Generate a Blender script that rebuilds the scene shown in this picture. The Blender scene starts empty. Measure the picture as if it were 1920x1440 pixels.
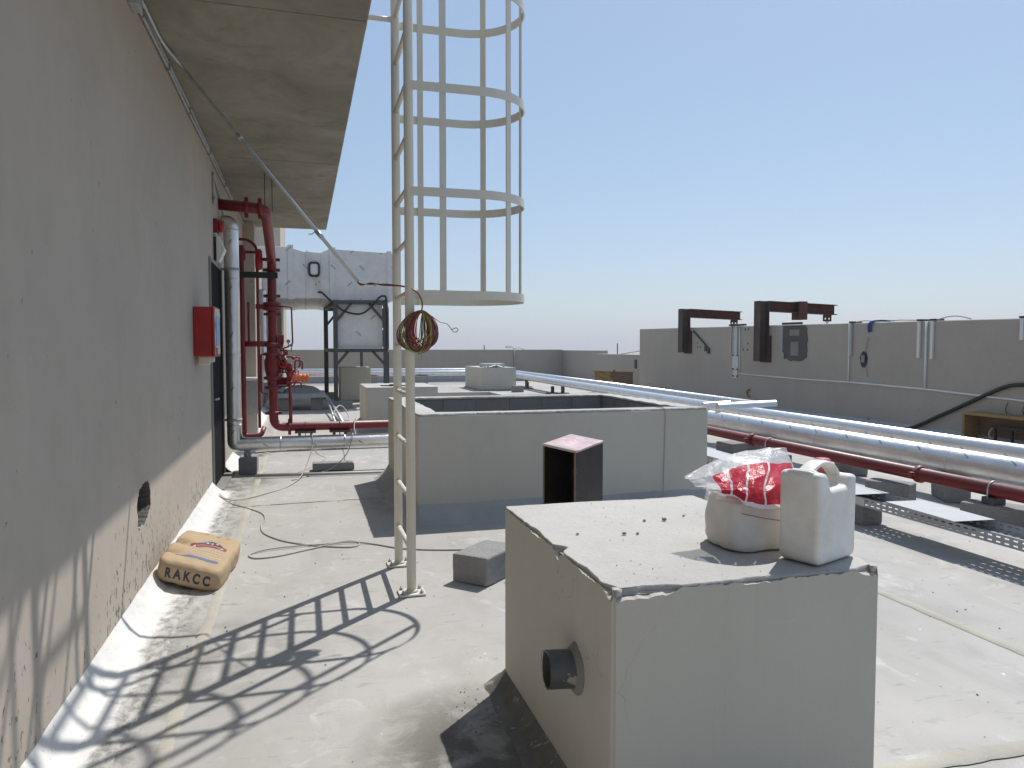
import bpy, bmesh, math, random
from mathutils import Vector, Matrix, noise
from mathutils.bvhtree import BVHTree

R = math.radians
random.seed(7)
scene = bpy.context.scene
COL = scene.collection

# ------------------------------------------------------------------ camera
cam_d = bpy.data.cameras.new('camera')
cam = bpy.data.objects.new('camera', cam_d)
COL.objects.link(cam)
scene.camera = cam
cam.location = (0, 0, 1.6)
cam.rotation_euler = (R(90 - 2.781), 0, R(-15.62))
cam_d.sensor_width = 36
cam_d.lens = 26.25
cam_d.clip_start = 0.05
cam_d.clip_end = 30000

# ------------------------------------------------------------------ sky and sun
SUN_EL = R(57.0)
world = bpy.data.worlds.new('World')
scene.world = world
world.use_nodes = True
wn = world.node_tree
wn.nodes.clear()
w_out = wn.nodes.new('ShaderNodeOutputWorld')
w_bg = wn.nodes.new('ShaderNodeBackground')
w_sky = wn.nodes.new('ShaderNodeTexSky')
w_sky.sky_type = 'NISHITA'
w_sky.sun_disc = False
w_sky.sun_elevation = SUN_EL
w_sky.sun_rotation = R(45)
w_sky.altitude = 0
w_sky.air_density = 1.0
w_sky.dust_density = 0.8
w_sky.ozone_density = 1.0
w_bg.inputs['Strength'].default_value = 0.064
wn.links.new(w_sky.outputs[0], w_bg.inputs[0])
# suspended dust: an even pale veil over the whole clear sky
w_veil = wn.nodes.new('ShaderNodeBackground')
w_veil.inputs['Color'].default_value = (0.44, 0.64, 0.92, 1)
w_veil.inputs['Strength'].default_value = 0.40
w_add = wn.nodes.new('ShaderNodeAddShader')
wn.links.new(w_bg.outputs[0], w_add.inputs[0])
wn.links.new(w_veil.outputs[0], w_add.inputs[1])
wn.links.new(w_add.outputs[0], w_out.inputs[0])

sun_d = bpy.data.lights.new('sun', 'SUN')
sun_d.energy = 4.5
sun_d.angle = R(0.55)
sun_d.color = (1.0, 0.965, 0.915)
sun = bpy.data.objects.new('sun', sun_d)
COL.objects.link(sun)
to_sun = Vector((math.cos(SUN_EL) * math.sin(R(45)), math.cos(SUN_EL) * math.cos(R(45)), math.sin(SUN_EL)))
sun.rotation_euler = to_sun.to_track_quat('Z', 'Y').to_euler()
sun.location = (20, 20, 30)

vs = scene.view_settings
vs.view_transform = 'Standard'
vs.look = 'None'
vs.exposure = 0.0
vs.gamma = 1.0
vs.use_curve_mapping = False
scene.render.engine = 'CYCLES'
scene.cycles.use_denoising = True
scene.cycles.max_bounces = 8
scene.cycles.diffuse_bounces = 5

# ------------------------------------------------------------------ materials
MATS = {}


class NT:
    """small node-tree writer"""
    def __init__(self, name):
        self.m = bpy.data.materials.new(name)
        self.m.use_nodes = True
        self.t = self.m.node_tree
        self.t.nodes.clear()
        self.out = self.t.nodes.new('ShaderNodeOutputMaterial')
        self.b = self.t.nodes.new('ShaderNodeBsdfPrincipled')
        self.t.links.new(self.b.outputs[0], self.out.inputs[0])
        self.co = None

    def n(self, kind, **kw):
        nd = self.t.nodes.new(kind)
        for k, v in kw.items():
            setattr(nd, k, v)
        return nd

    def link(self, a, b):
        self.t.links.new(a, b)

    def coord(self, what='Object'):
        return self.n('ShaderNodeTexCoord').outputs[what]

    def scaled(self, src, s):
        mp = self.n('ShaderNodeMapping')
        mp.inputs['Scale'].default_value = s if hasattr(s, '__len__') else (s, s, s)
        self.link(src, mp.inputs['Vector'])
        return mp.outputs[0]

    def noise(self, src, scale, detail=5, rough=0.6, dist=0.0, out='Fac'):
        nd = self.n('ShaderNodeTexNoise')
        nd.inputs['Scale'].default_value = scale
        nd.inputs['Detail'].default_value = detail
        nd.inputs['Roughness'].default_value = rough
        nd.inputs['Distortion'].default_value = dist
        self.link(src, nd.inputs['Vector'])
        return nd.outputs[out]

    def ramp(self, src, lo, hi, a=0.0, b=1.0):
        r = self.n('ShaderNodeMapRange')
        r.inputs['From Min'].default_value = lo
        r.inputs['From Max'].default_value = hi
        r.inputs['To Min'].default_value = a
        r.inputs['To Max'].default_value = b
        self.link(src, r.inputs['Value'])
        return r.outputs[0]

    def math(self, op, a, b=None, c=None):
        nd = self.n('ShaderNodeMath', operation=op)
        for i, x in enumerate((a, b, c)):
            if x is None:
                continue
            if isinstance(x, (int, float)):
                nd.inputs[i].default_value = x
            else:
                self.link(x, nd.inputs[i])
        return nd.outputs[0]

    def mix(self, fac, a, b):
        nd = self.n('ShaderNodeMix', data_type='RGBA')
        for key, x in ((0, fac), (6, a), (7, b)):
            if isinstance(x, (int, float)):
                nd.inputs[key].default_value = x
            elif isinstance(x, tuple):
                nd.inputs[key].default_value = (*x, 1.0)
            else:
                self.link(x, nd.inputs[key])
        return nd.outputs[2]

    def base(self, x):
        if isinstance(x, tuple):
            self.b.inputs['Base Color'].default_value = (*x, 1)
        else:
            self.link(x, self.b.inputs['Base Color'])

    def rough(self, x):
        if isinstance(x, (int, float)):
            self.b.inputs['Roughness'].default_value = x
        else:
            self.link(x, self.b.inputs['Roughness'])

    def bump(self, h, strength=0.3, dist=0.01):
        bp = self.n('ShaderNodeBump')
        bp.inputs['Strength'].default_value = strength
        bp.inputs['Distance'].default_value = dist
        self.link(h, bp.inputs['Height'])
        self.link(bp.outputs[0], self.b.inputs['Normal'])

    def xyz(self, src):
        s = self.n('ShaderNodeSeparateXYZ')
        self.link(src, s.inputs[0])
        return s.outputs


def plaster(name, col, stain=0.12, chips=0.0, low=0.9, crack=0.4, spots=0.3):
    """painted plaster: roller mottling, trowel relief, drips, hairline cracks; optionally chipped near the ground"""
    m = NT(name)
    p = m.n('ShaderNodeNewGeometry').outputs['Position']
    big = m.noise(p, 0.7, 4, 0.6)
    c = m.mix(m.ramp(big, 0.3, 0.7), tuple(x * (1 - stain) for x in col), tuple(min(1, x * (1 + stain * 0.5)) for x in col))
    roll = m.noise(m.scaled(p, (7, 7, 1.3)), 1.0, 5, 0.6)
    c = m.mix(m.ramp(roll, 0.40, 0.72, 0, 0.16), c, tuple(x * 0.80 for x in col))
    mid = m.noise(m.scaled(p, (3, 3, 1.1)), 1.0, 6, 0.65)
    c = m.mix(m.ramp(mid, 0.52, 0.78, 0, 0.30), c, tuple(x * 0.78 for x in col))
    smear = m.noise(m.scaled(p, (2.2, 2.2, 4.5)), 1.0, 6, 0.7, 0.8)
    c = m.mix(m.ramp(smear, 0.60, 0.72, 0, 0.35), c, tuple(min(1, x * 1.22) for x in col))
    drip = m.noise(m.scaled(p, (26, 26, 0.7)), 1.0, 3, 0.6)
    c = m.mix(m.ramp(drip, 0.66, 0.76, 0, 0.16 if spots else 0.05), c, tuple(x * 0.62 for x in col))
    spat = m.noise(p, 24, 3, 0.5, 0.3)
    c = m.mix(m.ramp(spat, 0.735, 0.76, 0, spots), c, tuple(x * 0.5 for x in col))
    fine = m.noise(p, 90, 3, 0.7)
    c = m.mix(m.ramp(fine, 0.35, 0.75, 0, 0.14), c, tuple(x * 0.7 for x in col))
    # hairline cracks, only here and there
    wob = m.n('ShaderNodeVectorMath', operation='ADD')
    wn_ = m.n('ShaderNodeTexNoise')
    wn_.inputs['Scale'].default_value = 3.0
    m.link(p, wn_.inputs['Vector'])
    m.link(p, wob.inputs[0])
    m.link(wn_.outputs['Color'], wob.inputs[1])
    vor = m.n('ShaderNodeTexVoronoi', feature='DISTANCE_TO_EDGE')
    vor.inputs['Scale'].default_value = 1.1
    m.link(wob.outputs[0], vor.inputs['Vector'])
    line = m.math('LESS_THAN', vor.outputs['Distance'], 0.0022)
    where = m.ramp(m.noise(p, 0.9, 2, 0.5), 0.50, 0.60)
    c = m.mix(m.math('MULTIPLY', m.math('MULTIPLY', line, where), crack), c, tuple(x * 0.42 for x in col))
    if chips:
        z = m.xyz(p)[2]
        hi = m.ramp(z, 0.05, low, 0.0, 0.13)
        n1 = m.noise(m.scaled(p, (9, 15, 9)), 1.6, 6, 0.62, 0.6)
        n2 = m.noise(p, 1.3, 2, 0.5)
        th = m.math('ADD', m.math('ADD', hi, 0.555), m.math('MULTIPLY', m.math('SUBTRACT', 0.5, n2), 0.22))
        mask = m.ramp(m.math('SUBTRACT', n1, th), 0.0, 0.03)
        c = m.mix(m.math('MULTIPLY', mask, chips), c, (0.10, 0.092, 0.084))
        grime = m.ramp(m.noise(p, 2.1, 5, 0.65), 0.5, 0.75, 0.0, 0.3)
        c = m.mix(grime, c, (0.27, 0.245, 0.195))
    m.base(c)
    m.rough(0.75)
    h = m.math('ADD', m.math('MULTIPLY', fine, 0.25), m.math('ADD', m.noise(p, 9, 4, 0.6), m.math('MULTIPLY', roll, 0.8)))
    m.bump(h, 0.20, 0.01)
    return m.m


def concrete(name, col, scale=1.0, speck=0.35, bump=0.4, obj=False):
    m = NT(name)
    p = m.coord('Object') if obj else m.n('ShaderNodeNewGeometry').outputs['Position']
    big = m.noise(p, 1.6 * scale, 5, 0.6)
    c = m.mix(m.ramp(big, 0.3, 0.72), tuple(x * 0.72 for x in col), col)
    if obj:
        rnd = m.n('ShaderNodeObjectInfo').outputs['Random']
        c = m.mix(m.ramp(rnd, 0, 1, 0, 0.3), c, tuple(x * 0.55 for x in col))
    g = m.noise(p, 60 * scale, 3, 0.75)
    c = m.mix(m.ramp(g, 0.55, 0.72, 0, speck), c, tuple(x * 0.4 for x in col))
    g2 = m.noise(p, 95 * scale, 2, 0.7)
    c = m.mix(m.ramp(g2, 0.6, 0.75, 0, speck * 0.7), c, tuple(min(1, x * 1.6) for x in col))
    m.base(c)
    m.rough(0.9)
    m.bump(m.math('ADD', g, m.math('MULTIPLY', m.noise(p, 14 * scale, 5, 0.7), 1.2)), bump, 0.012)
    return m.m


def simple(name, col, rough=0.5, metal=0.0, var=0.15, vs_=6.0, bump=0.0, spec=0.5):
    m = NT(name)
    p = m.n('ShaderNodeNewGeometry').outputs['Position']
    n1 = m.noise(p, vs_, 5, 0.65)
    c = m.mix(m.ramp(n1, 0.3, 0.75), col, tuple(x * (1 - var) for x in col))
    n2 = m.noise(p, vs_ * 9, 3, 0.7)
    c = m.mix(m.ramp(n2, 0.6, 0.8, 0, min(1, var * 1.5)), c, tuple(x * 0.55 + 0.03 for x in col))
    m.base(c)
    m.b.inputs['Metallic'].default_value = metal
    m.b.inputs['Specular IOR Level'].default_value = spec
    m.rough(m.ramp(n2, 0.2, 0.8, max(0.05, rough - 0.08), min(1, rough + 0.12)))
    if bump:
        m.bump(n2, bump, 0.004)
    return m.m


def red_paint(name, col):
    """site-sprayed red enamel over steel, dusty on top faces, a few bare chips"""
    m = NT(name)
    g = m.n('ShaderNodeNewGeometry')
    p = g.outputs['Position']
    n1 = m.noise(p, 5, 5, 0.6)
    c = m.mix(m.ramp(n1, 0.3, 0.75), col, tuple(x * 0.7 for x in col))
    up = m.ramp(m.xyz(g.outputs['Normal'])[2], 0.2, 1.0, 0, 0.4)
    n2 = m.noise(p, 34, 5, 0.7)
    c = m.mix(m.math('MULTIPLY', up, m.ramp(n2, 0.3, 0.7, 0.4, 1)), c, (0.50, 0.40, 0.36))
    chip = m.ramp(m.noise(p, 55, 3, 0.6), 0.74, 0.77)
    c = m.mix(chip, c, (0.55, 0.5, 0.47))
    m.base(c)
    m.rough(m.ramp(n2, 0.2, 0.8, 0.32, 0.55))
    m.bump(n2, 0.06, 0.004)
    return m.m


def marked(name, col, metal, rough, du, dv, L, W, ang, ink=(0.16, 0.17, 0.19), wrinkle=0.2, alt=True):
    """foil facing printed with short slanting dashes (UV in metres)"""
    m = NT(name)
    uv = m.xyz(m.coord('UV'))
    v1 = m.math('DIVIDE', uv[1], dv)
    row = m.math('FLOOR', v1)
    u1 = m.math('ADD', m.math('DIVIDE', uv[0], du), m.math('MULTIPLY', row, 0.43))
    colm = m.math('FLOOR', u1)
    h = m.math('FRACT', m.math('MULTIPLY', m.math('SINE', m.math('ADD', m.math('MULTIPLY', colm, 12.9898), m.math('MULTIPLY', row, 78.233))), 437.585))
    fu = m.math('MULTIPLY', m.math('SUBTRACT', m.math('FRACT', u1), m.math('ADD', 0.4, m.math('MULTIPLY', h, 0.2))), du)
    fv = m.math('MULTIPLY', m.math('SUBTRACT', m.math('FRACT', v1), 0.5), dv)
    if alt:
        sg = m.math('SUBTRACT', m.math('MULTIPLY', m.math('MODULO', m.math('ABSOLUTE', row), 2.0), 2.0), 1.0)
        fv = m.math('MULTIPLY', fv, sg)
    ca, sa = math.cos(ang), math.sin(ang)
    a = m.math('ADD', m.math('MULTIPLY', fu, ca), m.math('MULTIPLY', fv, sa))
    b = m.math('SUBTRACT', m.math('MULTIPLY', fv, ca), m.math('MULTIPLY', fu, sa))
    mask = m.math('MULTIPLY', m.math('LESS_THAN', m.math('ABSOLUTE', a), L), m.math('LESS_THAN', m.math('ABSOLUTE', b), W))
    p = m.n('ShaderNodeNewGeometry').outputs['Position']
    worn = m.ramp(m.noise(p, 60, 3, 0.7), 0.3, 0.6, 0.35, 0.9)
    mask = m.math('MULTIPLY', mask, worn)
    n1 = m.noise(p, 4, 5, 0.6)
    c = m.mix(m.ramp(n1, 0.35, 0.75), col, tuple(x * 0.84 for x in col))
    dirt = m.ramp(m.noise(m.scaled(p, (9, 9, 22)), 1.0, 5, 0.7), 0.58, 0.8, 0, 0.45)
    c = m.mix(dirt, c, (0.42, 0.38, 0.31))
    c = m.mix(mask, c, ink)
    m.base(c)
    m.b.inputs['Metallic'].default_value = metal
    m.rough(m.ramp(n1, 0.2, 0.8, rough - 0.06, rough + 0.1))
    m.bump(m.math('ADD', m.noise(p, 7, 4, 0.6), m.math('MULTIPLY', m.noise(p, 26, 3, 0.6), 0.4)), wrinkle, 0.02)
    return m.m


def deck_mat():
    """power-floated roof screed: pale cement with smears, damp-dark patches, dusty white wipes, specks"""
    m = NT('roof_screed')
    p = m.n('ShaderNodeNewGeometry').outputs['Position']
    big = m.noise(p, 0.35, 5, 0.6, 0.3)
    c = m.mix(m.ramp(big, 0.32, 0.68), (0.345, 0.33, 0.308), (0.45, 0.434, 0.408))
    mid = m.noise(m.scaled(p, (1.7, 0.9, 1)), 1.5, 7, 0.66, 0.5)
    c = m.mix(m.ramp(mid, 0.50, 0.70, 0, 0.6), c, (0.30, 0.287, 0.265))
    white = m.noise(m.scaled(p, (1.1, 0.8, 1)), 3.1, 6, 0.7, 0.9)
    c = m.mix(m.ramp(white, 0.56, 0.70, 0, 0.7), c, (0.56, 0.55, 0.53))
    scuff = m.noise(m.scaled(p, (5, 16, 1)), 1.0, 6, 0.7, 0.7)
    c = m.mix(m.ramp(scuff, 0.585, 0.70, 0, 0.6), c, (0.22, 0.208, 0.188))
    trowel = m.n('ShaderNodeTexWave', wave_type='RINGS', bands_direction='Z')
    trowel.inputs['Scale'].default_value = 0.55
    trowel.inputs['Distortion'].default_value = 14
    trowel.inputs['Detail'].default_value = 4
    trowel.inputs['Detail Scale'].default_value = 1.3
    m.link(p, trowel.inputs['Vector'])
    c = m.mix(m.ramp(trowel.outputs['Fac'], 0.68, 1.0, 0, 0.32), c, (0.36, 0.34, 0.31))
    # dirt swept against the wall, ragged towards the joint
    x = m.xyz(p)[0]
    yy = m.xyz(p)[1]
    near = m.math('SUBTRACT', 1.0, m.ramp(m.math('ABSOLUTE', m.math('ADD', x, 0.78)), 0.05, 0.30))
    d2 = m.noise(m.scaled(p, (9, 5, 1)), 1.0, 7, 0.72, 0.6)
    c = m.mix(m.math('MULTIPLY', near, m.ramp(d2, 0.47, 0.58, 0, 0.85)), c, (0.17, 0.16, 0.145))
    # stained patches by the doorway and nearest plinth, the latter darkened to deepen its shadow
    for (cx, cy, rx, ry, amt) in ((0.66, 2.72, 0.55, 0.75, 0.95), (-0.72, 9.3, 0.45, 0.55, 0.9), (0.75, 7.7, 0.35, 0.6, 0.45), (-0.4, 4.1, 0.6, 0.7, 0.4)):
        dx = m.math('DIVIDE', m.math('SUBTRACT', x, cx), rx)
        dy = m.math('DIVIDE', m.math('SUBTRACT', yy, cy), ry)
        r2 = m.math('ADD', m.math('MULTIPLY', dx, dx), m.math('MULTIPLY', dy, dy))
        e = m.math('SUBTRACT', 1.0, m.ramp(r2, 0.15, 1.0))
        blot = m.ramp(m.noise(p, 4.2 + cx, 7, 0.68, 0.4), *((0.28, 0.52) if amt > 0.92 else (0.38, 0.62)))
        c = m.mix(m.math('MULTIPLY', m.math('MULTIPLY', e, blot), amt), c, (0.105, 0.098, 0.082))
    vor = m.n('ShaderNodeTexVoronoi', feature='F1')
    vor.inputs['Scale'].default_value = 8.5
    m.link(m.scaled(p, (1, 1, 0.2)), vor.inputs['Vector'])
    rndm = m.xyz(vor.outputs['Color'])
    spot = m.math('MULTIPLY', m.math('LESS_THAN', vor.outputs['Distance'], m.math('MULTIPLY', rndm[0], 0.075)), m.math('GREATER_THAN', rndm[1], 0.35))
    c = m.mix(m.math('MULTIPLY', spot, 0.75), c, m.mix(m.math('GREATER_THAN', rndm[2], 0.55), (0.13, 0.12, 0.11), (0.85, 0.84, 0.82)))
    fine = m.noise(p, 70, 4, 0.7)
    c = m.mix(m.ramp(fine, 0.45, 0.8, 0, 0.22), c, (0.30, 0.28, 0.26))
    m.base(c)
    m.rough(m.ramp(mid, 0.3, 0.7, 0.62, 0.85))
    h = m.math('ADD', m.math('MULTIPLY', fine, 0.3), m.math('ADD', mid, m.math('MULTIPLY', white, 0.6)))
    m.bump(h, 0.22, 0.012)
    return m.m


def soffit_mat():
    m = NT('fair_faced_soffit')
    p = m.n('ShaderNodeNewGeometry').outputs['Position']
    a = m.noise(m.scaled(p, (1.3, 1.0, 1)), 1.1, 8, 0.7, 0.6)
    c = m.mix(m.ramp(a, 0.32, 0.68), (0.185, 0.170, 0.128), (0.325, 0.305, 0.245))
    b = m.noise(p, 2.9, 7, 0.72, 0.4)
    c = m.mix(m.ramp(b, 0.52, 0.74, 0, 0.55), c, (0.28, 0.235, 0.18))
    b2 = m.noise(p, 1.7, 6, 0.7, 0.8)
    c = m.mix(m.ramp(b2, 0.56, 0.70, 0, 0.5), c, (0.115, 0.108, 0.085))
    s = m.noise(m.scaled(p, (7, 16, 1)), 1.0, 5, 0.7, 0.5)
    c = m.mix(m.ramp(s, 0.60, 0.74, 0, 0.35), c, (0.10, 0.09, 0.07))
    f = m.noise(p, 45, 3, 0.7)
    c = m.mix(m.ramp(f, 0.64, 0.74, 0, 0.6), c, (0.10, 0.095, 0.08))
    m.base(c)
    m.rough(0.85)
    m.bump(m.math('ADD', a, m.math('MULTIPLY', f, 0.4)), 0.3, 0.01)
    return m.m


def sheet_mat():
    """crumpled sack film: red printed panel with white lines, clear milky margin (UV 0..1)"""
    m = NT('sack_film')
    uv = m.xyz(m.coord('UV'))
    p = m.coord('Object')
    wob = m.math('MULTIPLY', m.math('SUBTRACT', m.noise(p, 9, 3, 0.5), 0.5), 0.05)
    u = m.math('ADD', uv[0], wob)
    v = m.math('ADD', uv[1], wob)
    red = m.math('MULTIPLY', m.math('MULTIPLY', m.math('GREATER_THAN', m.math('ADD', u, m.math('MULTIPLY', v, 0.05)), 0.19), m.math('LESS_THAN', u, 0.985)),
                 m.math('MULTIPLY', m.math('GREATER_THAN', m.math('ADD', v, m.math('MULTIPLY', u, 0.14)), 0.33), m.math('LESS_THAN', v, 0.93)))
    ln = None
    for u0 in (0.27, 0.47, 0.69):
        d = m.math('LESS_THAN', m.math('ABSOLUTE', m.math('SUBTRACT', m.math('ADD', u, m.math('MULTIPLY', v, 0.08)), u0 + 0.05)), 0.012)
        ln = d if ln is None else m.math('MAXIMUM', ln, d)
    red = m.math('MULTIPLY', red, m.math('SUBTRACT', 1.0, ln))
    m.base(m.mix(red, (0.82, 0.82, 0.84), (0.55, 0.022, 0.045)))
    m.rough(0.30)
    m.b.inputs['Specular IOR Level'].default_value = 0.4
    tr = m.n('ShaderNodeBsdfTransparent')
    tl = m.n('ShaderNodeBsdfTranslucent')
    m.link(m.b.inputs['Base Color'].links[0].from_socket, tl.inputs[0])
    film = m.n('ShaderNodeMixShader')
    film.inputs[0].default_value = 0.25
    m.link(m.b.outputs[0], film.inputs[1])
    m.link(tl.outputs[0], film.inputs[2])
    mixs = m.n('ShaderNodeMixShader')
    lower = m.math('GREATER_THAN', uv[1], 0.80)
    solid = m.math('MAXIMUM', red, lower)
    m.link(m.math('MULTIPLY', m.math('SUBTRACT', 1.0, solid), 0.38), mixs.inputs[0])
    m.link(film.outputs[0], mixs.inputs[1])
    m.link(tr.outputs[0], mixs.inputs[2])
    m.link(mixs.outputs[0], m.out.inputs[0])
    m.bump(m.noise(p, 38, 4, 0.6), 0.5, 0.01)
    return m.m


def cant_mat():
    """white paint brushed over the wall-foot fillet, worn ragged and dirty along its outer edge"""
    m = NT('worn_white_cant')
    p = m.n('ShaderNodeNewGeometry').outputs['Position']
    x = m.xyz(p)[0]
    n1 = m.noise(m.scaled(p, (6, 4, 6)), 1.6, 7, 0.7, 0.6)
    n2 = m.noise(p, 0.9, 3, 0.5)
    edge = m.ramp(m.math('ADD', m.math('ADD', x, 0.985), m.math('ADD', m.math('MULTIPLY', m.math('SUBTRACT', n1, 0.5), 0.22), m.math('MULTIPLY', m.math('SUBTRACT', n2, 0.5), 0.10))), 0.15, 0.20)
    white = m.mix(m.ramp(m.noise(p, 7, 5, 0.6), 0.45, 0.75), (0.67, 0.66, 0.635), (0.56, 0.545, 0.51))
    n3 = m.noise(m.scaled(p, (14, 9, 9)), 1.4, 6, 0.7, 0.5)
    bare = m.mix(m.ramp(n3, 0.42, 0.62), (0.44, 0.425, 0.395), (0.20, 0.19, 0.172))
    fl = m.ramp(m.noise(p, 42, 3, 0.6), 0.66, 0.70, 0, 0.7)
    c = m.mix(edge, m.mix(fl, white, (0.34, 0.32, 0.28)), bare)
    m.base(c)
    m.rough(0.7)
    m.bump(m.math('ADD', n1, m.math('MULTIPLY', edge, -0.4)), 0.3, 0.01)
    return m.m


def hdpe_mat():
    m = NT('white_hdpe')
    p = m.coord('Object')
    n1 = m.noise(p, 7, 5, 0.65)
    c = m.mix(m.ramp(n1, 0.4, 0.75), (0.80, 0.79, 0.75), (0.66, 0.63, 0.57))
    n2 = m.noise(m.scaled(p, (30, 30, 5)), 1.0, 5, 0.7)
    c = m.mix(m.ramp(n2, 0.63, 0.74, 0, 0.45), c, (0.40, 0.37, 0.31))
    m.base(c)
    m.rough(0.42)
    m.b.inputs['Subsurface Weight'].default_value = 0.25
    m.b.inputs['Subsurface Radius'].default_value = (0.02, 0.018, 0.014)
    m.b.inputs['Subsurface Scale'].default_value = 0.6
    m.bump(n1, 0.08, 0.01)
    return m.m


def wood_mat(name, a, b):
    m = NT(name)
    p = m.coord('Object')
    w = m.noise(m.scaled(p, (4, 2, 30)), 1.0, 6, 0.65, 0.4)
    c = m.mix(m.ramp(w, 0.3, 0.7), a, b)
    m.base(c)
    m.rough(0.7)
    m.bump(w, 0.15, 0.004)
    return m.m


def splashed(name, col, splash=(0.45, 0.43, 0.40), amt=0.7):
    m = NT(name)
    p = m.n('ShaderNodeNewGeometry').outputs['Position']
    n1 = m.noise(p, 6, 6, 0.7, 0.5)
    c = m.mix(m.ramp(n1, 0.4, 0.7), col, tuple(x * 1.7 for x in col))
    n2 = m.noise(m.scaled(p, (12, 12, 8)), 1.3, 4, 0.6, 0.4)
    c = m.mix(m.ramp(n2, 0.60, 0.64, 0, amt), c, splash)
    m.base(c)
    m.rough(0.45)
    return m.m


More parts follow.
